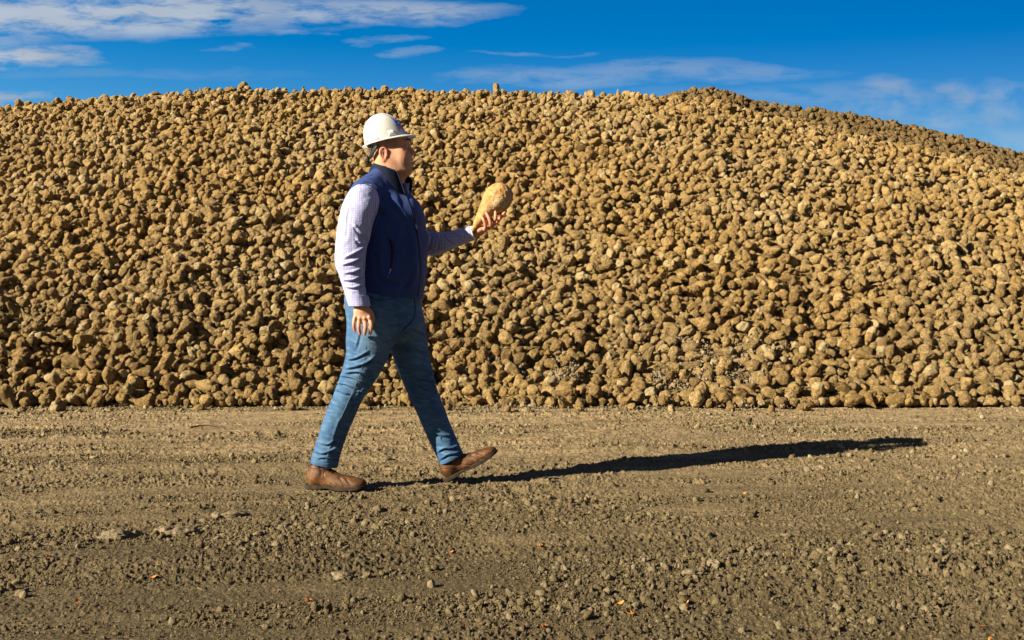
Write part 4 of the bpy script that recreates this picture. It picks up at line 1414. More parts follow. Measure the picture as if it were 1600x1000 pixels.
body_ops = list(head_ops) + [
    ('add', loft([lev(280, 585, 622, .06), lev(300, 565, 625, .13), lev(320, 556, 638, .155), lev(400, 550, 648, .16), lev(470, 556, 640, .15), lev(510, 562, 640, .145)], YAW, 2.2), .05),
    ('add', tube([p(570, 306, -.15), p(557, 350, -.22), p(549, 400, -.245), p(555, 450, -.25)], [.05, .046, .040, .033], 4), .03),
    ('add', tube([p(622, 302, .15), p(640, 350, .195), p(655, 374, .185), p(690, 376.5, .13), p(724, 369, .083)], [.045, .042, .040, .034, .028], 4), .03),
    ('add', tube([p(580, 500, -.095), p(574, 553, -.10), p(545, 620, -.095), p(522, 675, -.068), p(506, 735, -.05), p(505, 748, -.05)], [.085, .078, .052, .048, .034, .026], 4), .04),
    ('add', tube([p(628, 500, .088), p(640, 545, .095), p(666, 626, .10), p(690, 684, .10), p(709, 722, .10), p(711, 730, .10)], [.085, .074, .052, .046, .034, .024], 4), .04),
    ('add', tube([p(502, 752, -.047), p(548, 757, -.068)], [.018, .014], 2), .02),
    ('add', tube([p(709, 739, .10), p(752, 719, .10)], [.018, .013], 2), .02),
] 
# hands grow out of the arms
sub_near = hand_ops; sub_far = far_hand_ops
body_ops += [('add', sub_near[0][1], .01)] + sub_near[1:] + [('add', sub_far[0][1], .01)] + sub_far[1:]

V_, Q_ = extract(body_ops, BASE + A(-.55, -.45, -.02), BASE + A(.72, .40, 1.90), 0.0026)
V_, Q_ = largest(V_, Q_)
V_ = relax(V_, Q_, 1, 0.35)
N_ = vnormals(V_, Q_)
V_ = crease(V_, N_, [(-.0010, .8, [(636.5, 214), (637, 218.5)]), (-.0014, 1.0, [(627.5, 227), (630.5, 231), (632, 233.5)]), (-.0010, .7, [(625, 225.5), (628.5, 228.5)]),
                     (-.0012, .8, [(624.5, 230), (628.0, 230.5)]), (-.0012, .9, [(631, 234.5), (635, 236)]),
                     (-.0004, 1.0, [(629.5, 244), (628.5, 252), (630.5, 258)]), (-.0015, 1.0, [(600, 262), (612, 270), (624, 274)])])
px, py, _ = project(V_)
n_ = fbm3(V_[:, 0] * 60, V_[:, 1] * 60, V_[:, 2] * 60, 3, 5)
skin = np.tile(A(.47, .275, .185), (len(V_), 1)) * (1 + .10 * n_[:, None])
def blend(mask, col, amt=1.0):
    global skin
    k = np.clip(mask, 0, 1)[:, None] * amt
    skin = skin * (1 - k) + A(*col) * k
H_ = py < 300
def sm_(v, a, b_): return np.clip((v - a) / (b_ - a), 0, 1) ** 2 * (3 - 2 * np.clip((v - a) / (b_ - a), 0, 1))
dx = V_[:, 0] - hp(600, 0)[0]
# cropped hair on the sides and back above the ear line
hair = sm_(py, 233, 226) * sm_(px, 626, 617)
hair = np.maximum(hair, sm_(px, 594, 588) * sm_(py, 246, 236) * (px < 596))
blend(H_ * hair * (0.8 + .5 * n_), (.13, .078, .048), .62)
# beard shadow
jaw = sm_(py, 247, 256) * sm_(px, 606, 614) * sm_(py, 284, 272)
lipz = np.maximum(sm_(py, 243.5, 246) * sm_(py, 251, 249.5) * sm_(px, 634, 638), jaw)
blend(H_ * lipz, (.29, .18, .135), .50)
# cheeks, nose, ear, lips
blend(H_ * np.exp(-(((px - 630) / 7) ** 2 + ((py - 240) / 6) ** 2)), (.54, .22, .15), .5)
blend(H_ * np.exp(-(((px - 647) / 5) ** 2 + ((py - 240) / 5) ** 2)), (.52, .21, .15), .5)
blend(H_ * (np.abs(V_[:, 1] - D0) > .066) * np.exp(-(((px - 602) / 6) ** 2 + ((py - 241) / 10) ** 2)), (.46, .15, .10), .75)
blend(H_ * sm_(px, 638, 642) * np.exp(-((py - 250.3) / 1.3) ** 2), (.46, .20, .15), .5)
blend(H_ * sm_(px, 638, 642) * np.exp(-((py - 257.2) / 2.0) ** 2), (.46, .20, .15), .5)
fingertip = sm_(py, 332, 324 + 14) if False else np.exp(-((py - 334) / 7) ** 2) * (px > 748) * (px < 795)
blend((px > 735) * (py < 375) * np.ones(len(V_)), (.46, .19, .12), .5)
blend((py > 505) * (py < 530) * (px > 545) * (px < 590) * (V_[:, 1] < D0 - .2) * np.ones(len(V_)), (.50, .18, .11), .4)
person = part('person', V_, Q_, M_skin, None, np.clip(skin, .01, 1))
tag(person, 'smiling man striding right in white hard hat, navy vest and jeans, holding a beet', 'person')
print('body', len(V_))

# ------------------------------------------------------------------ vest
V_, Q_ = extract(vest_ops, BASE + A(-.36, -.36, .85), BASE + A(.30, .32, 1.66), 0.0034)
V_ = relax(V_, Q_, 1, 0.4)
N_ = vnormals(V_, Q_)
n_ = fbm3(V_[:, 0] * 9, V_[:, 1] * 9, V_[:, 2] * 5, 3, 15)
V_ = V_ + N_ * (n_ * .0075)[:, None]
seamw = 0.9
vfold = [(-.0035, 1.1, [(594, 333), (600, 352), (604, 372), (605, 400), (604.5, 452)]),       # princess seam
         (-.0025, 1.0, [(580, 371), (592, 372), (604, 373.5)]),
         (-.0025, 1.0, [(560, 284), (572, 277), (583, 274)]),                                 # shoulder seam
         (-.0020, 1.0, [(572, 451), (605, 455), (659, 462)]),                                 # hem stitching
         (.0060, 5, [(625, 360), (622, 375), (628, 400)]), (-.0050, 5, [(634, 350), (640, 385), (636, 415)]),
         (-.0060, 4, [(592, 330), (608, 345), (625, 352)]), (.0050, 4, [(590, 318), (606, 330), (622, 335)]),
         (-.0060, 3.5, [(588, 430), (600, 440), (620, 444)]), (.005, 3.5, [(584, 420), (600, 428), (625, 434)]),
         (-.0050, 4, [(582, 395), (588, 410), (590, 430)]), (.005, 4, [(598, 380), (594, 400), (598, 425)]),
         (-.006, 4, [(643, 425), (640, 440), (628, 452)]), (.005, 4, [(650, 410), (648, 430), (640, 450)]),
         (-.004, 3, [(606, 300), (612, 320), (620, 330)]), (-.0045, 4, [(560, 292), (575, 290), (585, 300)]),
         (.004, 4, [(617, 305), (628, 330), (640, 345)])]
V_ = crease(V_, N_, vfold)
vest = part('vest', V_, Q_, M_vest, person)
print('vest', len(V_))
vs = [o for o in vest_ops]


def line_on(ops, line, n=4, lift=0.0, d0=4.9):
    out = []
    for q in _crom(line, n):
        h_ = hit(ops, q[0], q[1], d0)
        if h_ is not None: out.append(h_ + A(0, -lift, 0))
    return np.array(out)
zl = line_on(vs, [(634.5, 305), (639, 318), (643.5, 331), (648, 347), (651.5, 365), (654.5, 385), (656.5, 410), (656, 435), (653.5, 455), (652.5, 465)], 3)
v, f = tube_mesh(zl, 0.0030, 6, 2); part_l('zipper', v, f, M_zip, vest)
pull = hit(vs, 652, 352)
v, f = tube_mesh([hit(vs, 649.5, 350) + A(0, -.004, 0), hit(vs, 651, 358) + A(.001, -.006, 0)], [.0035, .002], 6, 1); part_l('zip_pull', v, f, M_metal, vest)
zl = line_on(vs, [(607.5, 373), (610.5, 380), (612.5, 392), (612.3, 404), (610.5, 418)], 3)
v, f = tube_mesh(zl, [.002] + [.0042] * (len(zl) - 2) + [.003], 6, 2); pz = part_l('pocket_zipper', v, f, M_zip, vest)
zl = line_on(vs, [(612.0, 377), (616, 386), (617, 400), (615, 414), (611.5, 424)], 3)
v, f = tube_mesh(zl, .0016, 6, 2); part_l('pocket_welt', v, f, M_vest, vest)
a_, b_ = hit(vs, 610.5, 420), hit(vs, 609.2, 427.5)
v, f = join([tube_mesh([a_ + A(0, -.004, 0), (a_ + b_) / 2 + A(0, -.007, 0)], [.0045, .0035], 8, 1),
             tube_mesh([(a_ + b_) / 2 + A(0, -.007, 0), b_ + A(-.003, -.006, 0), b_ + A(-.012, -.005, -.020)], [.0022, .0015, .0012], 6, 2)])
part_l('zip_pull', v, f, M_metal, pz)
# small white embroidered mark on the chest
ms = []
for ln in ([(642.3, 320.0), (643.3, 321.0), (643.1, 323.2), (644.4, 324.3)], [(643.4, 321.2), (645.0, 322.0)], [(643.3, 325.6), (645.6, 326.6)]):
    q = line_on(vs, ln, 3)
    if len(q) > 1: ms.append(tube_mesh(q, .0013, 6, 1))
if ms:
    v, f = join(ms); part_l('embroidered_mark', v, f, M_white, vest)

# stand-up collar: grid swept round the neck
ck = [((619.5, 265.5, -.066), (633.5, 305, -.088)), ((613, 264, -.081), (620, 298, -.108)), ((604, 261, -.088), (603, 288, -.118)), ((593, 257.5, -.076), (587, 280, -.105)), ((585.5, 255, -.040), (577.5, 274, -.055)),
      ((584, 254.5, 0), (575.5, 273, 0)), ((588, 256, .045), (583, 275, .06)), ((600, 259, .078), (597, 283, .095)), ((618, 263, .074), (615, 290, .09)), ((634, 270, .055), (632, 298, .06)), ((644.5, 282, .022), (641.0, 305, -.02)), ]
nu, nv = 46, 9
tp_ = _crom([p(*a) for a, b_ in ck], 5); bt_ = _crom([p(*b_) for a, b_ in ck], 5)
def wall(tp_, bt_, nv, thick, flare=0.004):
    """thin wall between two curves, with an inside and an outside face"""
    nu = len(tp_)
    G = np.zeros((nu, nv, 3))
    for j in range(nv):
        s_ = j / (nv - 1)
        G[:, j] = tp_ * (1 - s_) + bt_ * s_
    tu = np.gradient(G, axis=0); tv = np.gradient(G, axis=1)
    nn = np.cross(tu, tv); nn /= np.linalg.norm(nn, axis=2)[..., None] + 1e-9
    cen = G.mean((0, 1))
    sgn = np.sign(((G - cen) * nn).sum(2).mean())
    nn *= sgn
    s_ = np.linspace(0, 1, nv)[None, :, None]
    G = G + nn * (flare * (np.sin(s_ * math.pi) * 1.0))
    uu = np.linspace(0, 9, nu)[:, None]
    G = G + nn * (0.0018 * fbm2(uu + 0 * s_[..., 0], 3 * s_[..., 0] + 0 * uu, 3, 5))[..., None]
    out = G.reshape(-1, 3); inn = (G - nn * thick).reshape(-1, 3)
    V2 = np.concatenate([out, inn]); F2 = []
    n1_ = nu * nv
    idx = lambda i, j: i * nv + j
    for i in range(nu - 1):
        for j in range(nv - 1):
            F2.append((idx(i, j), idx(i + 1, j), idx(i + 1, j + 1), idx(i, j + 1)))
            F2.append((n1_ + idx(i, j), n1_ + idx(i, j + 1), n1_ + idx(i + 1, j + 1), n1_ + idx(i + 1, j)))
    for i in range(nu - 1):
        for j in (0, nv - 1):
            F2.append((idx(i, j), idx(i + 1, j), n1_ + idx(i + 1, j), n1_ + idx(i, j)))
    for j in range(nv - 1):
        for i in (0, nu - 1):
            F2.append((idx(i, j), idx(i, j + 1), n1_ + idx(i, j + 1), n1_ + idx(i, j)))
    return V2, F2
v, f = wall(tp_, bt_, nv, .006, .006)
col = part_l('collar', v, f, M_collar, vest)
tpp = [p(619.8, 265.2, -.070), p(626, 283, -.084), p(634, 305.5, -.094)]
v, f = tube_mesh(tpp, .0035, 6, 4); part_l('zipper', v, f, M_zip, col)

# ------------------------------------------------------------------ shirt
V_, Q_ = extract(shirt_ops, BASE + A(-.36, -.40, .80), BASE + A(.60, .34, 1.62), 0.0030)
V_ = relax(V_, Q_, 1, 0.4)
N_ = vnormals(V_, Q_)
n_ = fbm3(V_[:, 0] * 14, V_[:, 1] * 14, V_[:, 2] * 11, 3, 25)
V_ = V_ + N_ * (n_ * .0065)[:, None]
sf = []
def fold(amp, wd, pts_):                         # a ridge with a valley under it
    sf.append((amp, wd, pts_)); sf.append((-amp * 1.1, wd, [(a + .5, b_ + wd * 1.5) for a, b_ in pts_]))
fold(.0065, 2.2, [(540, 402), (552, 396), (564, 389), (571, 383)])
fold(.0060, 2.0, [(537, 413), (550, 409), (562, 403), (569, 397)])
fold(.0060, 2.0, [(540, 426), (553, 424), (566, 418)])
fold(.0055, 2.0, [(538, 437), (550, 437), (562, 432), (570, 428)])
fold(.0050, 1.8, [(542, 448), (552, 449), (562, 446), (570, 441)])
fold(.0050, 2.6, [(552, 350), (562, 362), (575, 370)])
fold(.0055, 2.4, [(556, 372), (564, 380), (573, 376)])
fold(.0040, 2.4, [(590, 320), (580, 345), (572, 366)])
fold(.0035, 2.2, [(545, 320), (541, 345), (540, 372)])
fold(.0055, 2.0, [(668, 352), (672, 366), (668, 386)])
fold(.0050, 1.9, [(679, 362), (684, 374), (681, 392)])
fold(.0040, 1.8, [(693, 366), (700, 374), (710, 378)])
fold(.0035, 1.8, [(705, 362), (716, 366), (724, 370)])
fold(.0040, 1.6, [(672, 392), (684, 386), (696, 384)])
V_ = crease(V_, N_, sf)
shirt = part('shirt', V_, Q_, M_shirt, person)


def cloth_ring(prim_pts, rad, th, cutpt, cutn, startpt, startn, lo, hi, h=.0024, extra=()):
    t1 = tube(prim_pts, rad, 1)
    ops = [('add', t1, 0), ('and', half(cutpt, cutn), .001), ('and', half(startpt, startn), .001)]
    ops.append(('sub', Prim(lambda P: t1.f(P) + th, t1.c, t1.r), .001))
    V2, Q2 = extract(ops, lo, hi, h)
    return relax(V2, Q2, 1, .35), Q2
a_, b_ = p(556.5, 457, -.25), p(563.5, 482, -.25)
u_ = (b_ - a_) / np.linalg.norm(b_ - a_)
v, q = cloth_ring([a_, b_], [.0535, .0495], .004, p(562.5, 478.5, -.25), A(.02, 0, -1), p(557, 459.5, -.25), A(.1, 0, 1), p(550, 495, -.33) - A(.06, 0, 0), p(565, 445, -.17) + A(.06, 0, 0))
part('cuff', v, q, M_shirt, shirt)
a_, b_ = p(721, 370, .085), p(744, 362, .062)
u_ = (b_ - a_)
v, q = cloth_ring([a_, b_], [.0400, .0360], .004, p(738.5, 363.8, .066), u_, p(723.5, 369, .083), -u_, p(735, 364, .07) - A(.08, .07, .07), p(735, 364, .07) + A(.08, .07, .07))
M_lining, _, _ = simple('white_cuff_lining', (0.72, 0.72, 0.80), 0.7, 0.3)
cf = part('cuff', v, q, M_shirt, shirt)
v, q = cloth_ring([a_, b_], [.0372, .0332], .003, p(741.2, 362.7, .064), u_, p(732, 366, .075), -u_, p(735, 364, .07) - A(.08, .07, .07), p(735, 364, .07) + A(.08, .07, .07))
part('cuff_lining', v, q, M_lining, cf)
# shirt collar showing in the open neck
sk = [((633.5, 284.5, .030), (636.5, 308, -.050)), ((628, 281.5, .040), (631, 300, .03)), ((622, 276, .05), (620, 296, .06)), ((606, 270, .070), (604, 290, .08)), ((590, 264, .04), (586, 282, .05)), ((588, 263, 0), (584, 280, 0)),
      ((592, 266, -.05), (590, 284, -.07)), ((606, 272, -.072), (606, 290, -.088)), ((618, 280, -.066), (622, 300, -.08)), ((627, 290, -.045), (636, 309, -.066))]
v, f = wall(_crom([p(*a) for a, b_ in sk], 4), _crom([p(*b_) for a, b_ in sk], 4), 5, .003, .003)
part_l('shirt_collar', v, f, M_shirt, shirt)
v, f = wall(np.array(_crom([p(625.5, 283, .012), p(631, 286.5, .018), p(637.0, 286.5, .020), p(640.0, 285.5, .022)], 4)),
            np.array(_crom([p(631, 300, -.045), p(634, 304, -.050), p(637.5, 306, -.048), p(639.0, 302, -.02)], 4)), 6, .003, .004)
part_l('shirt_collar', v, f, M_shirt, shirt)

# ------------------------------------------------------------------ jeans
V_, Q_ = extract(jeans_ops, BASE + A(-.50, -.33, .04), BASE + A(.50, .33, 1.02), 0.0034)
V_ = relax(V_, Q_, 1, 0.4)
N_ = vnormals(V_, Q_)
n_ = fbm3(V_[:, 0] * 10, V_[:, 1] * 10, V_[:, 2] * 7, 3, 35)
V_ = V_ + N_ * (n_ * .0065)[:, None]
sf = []
fold(.0075, 2.0, [(528, 598), (540, 600), (556, 606), (570, 614)])
fold(.0060, 1.8, [(532, 587), (548, 589), (565, 596), (580, 602)])
fold(.0055, 1.8, [(525, 608), (535, 613), (545, 616)])
fold(.0065, 2.0, [(540, 576), (556, 572), (572, 566), (586, 556)])
fold(.0055, 2.0, [(543, 562), (558, 558), (576, 548)])
fold(.0060, 2.2, [(538, 583), (553, 580), (566, 582), (578, 590)])
fold(.0055, 2.0, [(556, 620), (562, 612), (572, 604)])
fold(.0045, 2.2, [(638, 512), (626, 520), (612, 528), (598, 530)])
fold(.0040, 2.2, [(630, 500), (612, 505), (594, 504)])
fold(.0045, 2.4, [(560, 500), (562, 520), (556, 545)])
fold(.0035, 2.0, [(590, 476), (606, 480), (622, 478)])
fold(.0055, 2.0, [(490, 704), (502, 708), (516, 704), (530, 697)])
fold(.0055, 2.0, [(496, 716), (508, 714), (520, 717), (528, 714)])
fold(.0045, 1.8, [(500, 692), (512, 694), (528, 684)])
fold(.0045, 2.6, [(520, 690), (526, 670), (534, 650)])
fold(.0055, 1.8, [(640, 512), (652, 515), (662, 520)])
fold(.0050, 1.8, [(626, 540), (644, 546), (666, 546)])
fold(.0055, 1.9, [(650, 572), (664, 575), (678, 584)])
fold(.0060, 1.8, [(655, 590), (668, 592), (682, 600)])
fold(.0050, 1.8, [(662, 606), (674, 606), (684, 612)])
fold(.0045, 2.0, [(680, 676), (692, 680), (706, 680)])
fold(.0055, 1.8, [(684, 706), (694, 700), (706, 700), (718, 694)])
fold(.0050, 1.8, [(688, 718), (700, 710), (712, 708), (722, 702)])
sf += [(-.003, .8, [(647.5, 468), (648.6, 480), (648, 492), (642, 504), (632, 513), (621, 524)]),
       (-.0025, .8, [(576, 462), (584, 467), (596, 469), (612, 467), (620, 463)]),
       (.0018, .8, [(489, 721.5), (500, 725), (514, 725), (529, 718)]), (.0018, .8, [(688.5, 722), (700, 718), (713, 711), (724, 703)])]
V_ = crease(V_, N_, sf, True)
px, py, _ = project(V_)
base = np.tile(A(.030, .088, .225), (len(V_), 1))
def bl(mask, col_, amt):
    global base
    k = np.clip(mask, 0, 1)[:, None] * amt; base = base * (1 - k) + A(*col_) * k
bl(np.exp(-(((px - 590) / 24) ** 2 + ((py - 525) / 38) ** 2)), (.165, .272, .42), .9)       # faded thigh
bl(np.exp(-(((px - 560) / 14) ** 2 + ((py - 600) / 16) ** 2)), (.115, .215, .335), .7)
bl(np.exp(-(((px - 655) / 10) ** 2 + ((py - 555) / 45) ** 2)), (.11, .21, .35), .6)
bl(np.exp(-((V_[:, 1] - D0 + .05) / .06) ** 2) * (px > 600) * (py > 540), (.02, .07, .15), .3)  # shade on the far leg's inner side painted into the denim
wh_ = fbm2(px * .10 + py * .05, py * .35 - px * .08, 4, 3)
bl(np.clip(wh_ * 1.6, 0, 1), (.165, .272, .42), .45)
bl(np.clip(-wh_ * 1.6, 0, 1), (.010, .038, .105), .55)
jeans = part('jeans', V_, Q_, M_jeans, person, base)
print('jeans', len(V_))
js = jeans_ops
sl = line_on(js, [(573, 535), (570, 560), (562, 585), (553, 608), (543, 630), (532, 655), (522, 680), (514, 704), (509, 722)], 3, .0005)
v1, f1 = tube_mesh(sl, .0016, 6, 1)
sl = line_on(js, [(624, 530), (630, 548), (637, 566), (646, 588), (655, 610), (664, 632), (675, 657), (687, 683), (697, 702)], 3, .0003)
v2, f2 = tube_mesh(sl, .0015, 6, 1)
v, f = join([(v1, f1), (v2, f2)]); part_l('stitched_seam', v, f, M_stitch, jeans)
sl = line_on(js, [(647.5, 469), (648.6, 480), (648, 492), (642, 504), (632, 513), (621, 524)], 3, .0005)
v, f = tube_mesh(sl, .0020, 6, 1); part_l('fly_seam', v, f, M_darkseam, jeans)
sl = line_on(js, [(576, 461), (584, 467), (596, 469), (612, 467), (620, 463)], 3, .0005)
v, f = tube_mesh(sl, .0017, 6, 1); part_l('pocket_edge', v, f, M_darkseam, jeans)

# ------------------------------------------------------------------ shoes (one shape, two poses)
def shoe_sets():
    up = [('add', ell(A(.052, 0, .055), A(.044, .035, .055)), 0),
          ('add', tube([A(.062, 0, .06), A(.062, 0, .100), A(.064, 0, .132)], [.038, .037, .036], 3, .92), .02),
          ('add', tube([A(.085, 0, .070), A(.150, 0, .048), A(.215, 0, .032)], [.038, .034, .028], 3, 1.12), .03),
          ('add', ell(A(.252, 0.002, .030), A(.056, .045, .029)), .03),
          ('add', ell(A(.17, 0, .030), A(.10, .040, .030)), .02),
          ('sub', Prim(lambda P: tube([A(.058, 0, .130), A(.054, 0, .175)], [.036, .038], 1, .9).f(P), A(.056, 0, .15), .08), .004),
          ('and', half(A(0, 0, .0165), A(0, 0, -1)), .002)]
    def sole_f(P):
        s_, w_, t_ = P[:, 0], P[:, 1], P[:, 2]
        tb = np.clip((s_ - .20) / .11, 0, 1)
        lift = .013 * tb ** 2 + .0075 * np.clip(1 - np.abs(s_ - .115) / .045, 0, 1)      # toe spring, arch
        hw = np.interp(s_, [0, .03, .07, .13, .20, .25, .30], [.030, .037, .037, .033, .044, .047, .040])
        c0, c1 = .040, .268
        q = np.clip(s_, c0, c1)
        d2 = np.sqrt((s_ - q) ** 2 + w_ ** 2 * (.041 / hw) ** 2) - .0415
        top = np.where(s_ < .2, .0195, .0195 + .006 * tb)
        dz = np.maximum(t_ - top, lift - t_)
        k = np.maximum(d2, dz)
        return k
    so = [('add', Prim(sole_f, A(.155, 0, .02), .2), 0)]
    return up, so
SHU, SHS = shoe_sets()
vu, qu = extract(SHU, A(-.02, -.07, .0), A(.33, .07, .17), .0026)
vu = relax(vu, qu, 1, .4); nuu = vnormals(vu, qu)
side_y = np.sign(vu[:, 1])
def sline(vv, nn, line, amp, wd):
    """groove in the shoe's own side view (length, height)"""
    L_ = _crom(line, 6); best = np.full(len(vv), 9.)
    for i in range(len(L_) - 1):
        a = L_[i]; ab = L_[i + 1] - a; qx, qz = vv[:, 0] - a[0], vv[:, 2] - a[1]
        t_ = np.clip((qx * ab[0] + qz * ab[1]) / (ab @ ab), 0, 1); best = np.minimum(best, np.hypot(qx - t_ * ab[0], qz - t_ * ab[1]))
    return vv + nn * (amp * np.exp(-(best / wd) ** 2))[:, None]
for ln, am, wd in (([(.118, .105), (.112, .075), (.122, .048), (.150, .028), (.165, .018)], -.0026, .003), ([(.012, .075), (.045, .06), (.075, .040), (.095, .018)], -.0016, .0026),
                   ([(.185, .062), (.205, .045), (.215, .025)], -.0028, .005), ([(.202, .060), (.222, .042), (.232, .025)], .0022, .005), ([(.222, .056), (.240, .042), (.250, .026)], -.0022, .004),
                   ([(.085, .115), (.10, .09), (.10, .07)], -.002, .006), ([(.03, .10), (.06, .095), (.09, .10)], -.0022, .005)):
    vu = sline(vu, nuu, ln, am, wd)
vs_, qs_ = extract(SHS, A(-.02, -.07, -.01), A(.33, .07, .05), .0026)
vs_ = relax(vs_, qs_, 1, .35)


def on_shoe(s_, w_, lift=.0012):
    """height of the upper's surface over a point of the sole"""
    tt = np.linspace(.15, .02, 131)
    d = ev(SHU, np.column_stack([np.full(131, s_), np.full(131, w_), tt]))
    k = np.nonzero(d < 0)[0]
    return A(s_, w_, (tt[k[0]] if len(k) else .05) + lift)


def shoe_pose(heel, yaw, pitch, roll=0.0, s=1.0):
    M = Matrix.Translation(Vector(heel)) @ Matrix.Rotation(yaw, 4, 'Z') @ Matrix.Rotation(-pitch, 4, 'Y') @ Matrix.Rotation(roll, 4, 'X')
    M = np.array(M)
    return lambda v_: (np.asarray(v_) * s) @ M[:3, :3].T + M[:3, 3]
gz = float(ground_h(np.array([-1.0]), np.array([5.5]))[0])
h1 = p(477.3, 760, -.035); h1[2] = max(gz, -.02) + .004
h2 = p(699.0, 757.5, .10)
h2[2] = float(ground_h(np.array([h2[0]]), np.array([h2[1]]))[0]) + .006
for nm, pose, zz in (('n', shoe_pose(h1, -R(15), R(0.5), 0, 1.035), 0), ('f', shoe_pose(h2 + A(-.012, 0, 0), -R(3), R(28.5), 0, 1.0), 0)):
    sh = part('shoe', pose(vu), qu, M_shoe, person)
    part('sole', pose(vs_), qs_, M_sole, sh)
    ls = []
    P1 = lambda q: pose(q[None])[0]
    for k in range(4):
        s0 = .108 + .014 * k
        ls.append(tube_mesh([P1(on_shoe(s0 - .006 * abs(w_) / .022, w_)) for w_ in (-.026, -.018, -.009, 0, .009, .018, .026)], .0030, 6, 2))
        if k < 3: ls.append(tube_mesh([P1(on_shoe(s0 + .014 * (w_ + .022) / .044, w_, .002)) for w_ in (-.022, -.011, 0, .011, .022)], .0020, 6, 2))
    k0 = on_shoe(.104, 0, .003)
    for sg_ in (-1, 1):
        ls.append(tube_mesh([P1(k0 + A(*q)) for q in ((0, 0, 0), (.006, sg_ * .014, .006), (.010, sg_ * .026, -.004), (.008, sg_ * .018, -.008), (0, 0, 0))], .0019, 6, 4))
        ls.append(tube_mesh([P1(k0), P1(k0 + A(.010, sg_ * .016, -.004)), P1(k0 + A(.020, sg_ * .033, -.024))], .0018, 6, 4))
    v, f = join(ls); part_l('laces', v, f, M_lace, sh)

# ------------------------------------------------------------------ face pieces
def uvsphere(c, r, n=16, m=10, sc=(1, 1, 1)):
    V2, F2 = [], []
    for i in range(m + 1):
        a = math.pi * i / m
        for j in range(n):
            b2 = 2 * math.pi * j / n
            V2.append(np.array(c) + r * A(math.cos(b2) * math.sin(a) * sc[0], math.sin(b2) * math.sin(a) * sc[1], math.cos(a) * sc[2]))
    for i in range(m):
        for j in range(n):
            F2.append((i * n + j, i * n + (j + 1) % n, (i + 1) * n + (j + 1) % n, (i + 1) * n + j))
    return np.array(V2), F2
for sg in (-1, 1):
    e = hr(hp(636.0, 229.0, .030 * sg))
    v, f = uvsphere(e, .0125); eo = part_l('eye', v, f, M_eye, person)
    v, f = uvsphere(e + A(.0088, .001 * sg, 0), .0055, 12, 8); part_l('iris', v, f, M_iris, eo)
    # lids close over the ball: upper and lower
    ld = []
    for dz, wd_ in ((.0045, .0032), (-.0062, .0026)):
        ld.append(tube_mesh([e + A(-.002, .0135 * sg, dz * .3), e + A(.007, .009 * sg, dz), e + A(.0122, 0, dz * 1.05), e + A(.0100, -.008 * sg, dz * .9), e + A(.006, -.0120 * sg, dz * .2)], wd_, 8, 3))
    v, f = join(ld)
    me_o = part('eyelid', v, f.tolist() if False else np.zeros((0, 4), int), M_skin, person) if False else part_l('eyelid', v, f, M_skin, person)
    a = me_o.data.color_attributes.new('tint', 'FLOAT_COLOR', 'POINT')
    a.data.foreach_set('color', np.tile(np.array([.50, .22, .14, 1], dtype=np.float32), len(me_o.data.vertices)))
    # eyebrow: many short hairs
    hs = []
    rr_ = np.random.RandomState(3)
    for k in range(60):
        u = k / 59
        c0 = hr(hp(639.2 - 6.2 * u, 219.6 - 1.3 * math.sin(u * 2.6) + 1.4 * u * u, (.010 + .036 * u) * sg))
        hh = hit(head_ops, *[float(x) for x in project(c0[None])[:2]], 5.2) if False else None
        base_ = c0 + A(.008, 0, 0)
        # settle onto the skin along x
        for _ in range(40):
            d_ = float(ev(head_ops, base_[None])[0])
            if d_ < .0008: break
            base_ = base_ - A(d_ * .7, 0, 0)
        base_ = base_ + A(0, 0, rr_.uniform(-.004, .004))
        hs.append(tube_mesh([base_ + A(.0004, 0, 0), base_ + A(.0015, .005 * sg, .002), base_ + A(.0004, .009 * sg, .0012)], [.0010, .0009, .0005], 4, 1))
    v, f = join(hs); part_l('eyebrow', v, f, M_brow, person)
# upper teeth
V2, F2 = [], []
tc = [hp(638.8, 252.2, -.021), hp(642.4, 252.4, -.013), hp(643.9, 252.4, 0), hp(642.4, 252.4, .013), hp(638.8, 252.2, .021)]
tcc = _crom([hr(q + A(.0012, 0, 0)) for q in tc], 4)
for q in tcc: V2 += [q + A(-.0015, 0, .0035), q + A(.0010, 0, -.0045), q + A(-.004, 0, -.0048)]
for i in range(len(tcc) - 1):
    for k in range(2): F2.append((i * 3 + k, i * 3 + k + 1, i * 3 + 4 + k, i * 3 + 3 + k))
part_l('teeth', np.array(V2), F2, M_tooth, person)

# ------------------------------------------------------------------ hard hat
ht_b = hp(569.5, 229.5); ht_f = hp(649.0, 211.5)
tilt = math.atan2(ht_f[2] - ht_b[2], ht_f[0] - ht_b[0])
yawh = -R(12)
ex = A(math.cos(tilt) * math.cos(yawh), math.sin(yawh), math.sin(tilt)); ex /= np.linalg.norm(ex)
ez = A(-math.sin(tilt), 0, math.cos(tilt)); ez -= ex * (ez @ ex); ez /= np.linalg.norm(ez)
ey = np.cross(ez, ex)
hc = (hp(569.5, 228.0) + hp(637.5, 211.6)) / 2
AF, BL, HH = .1075, .094, .133


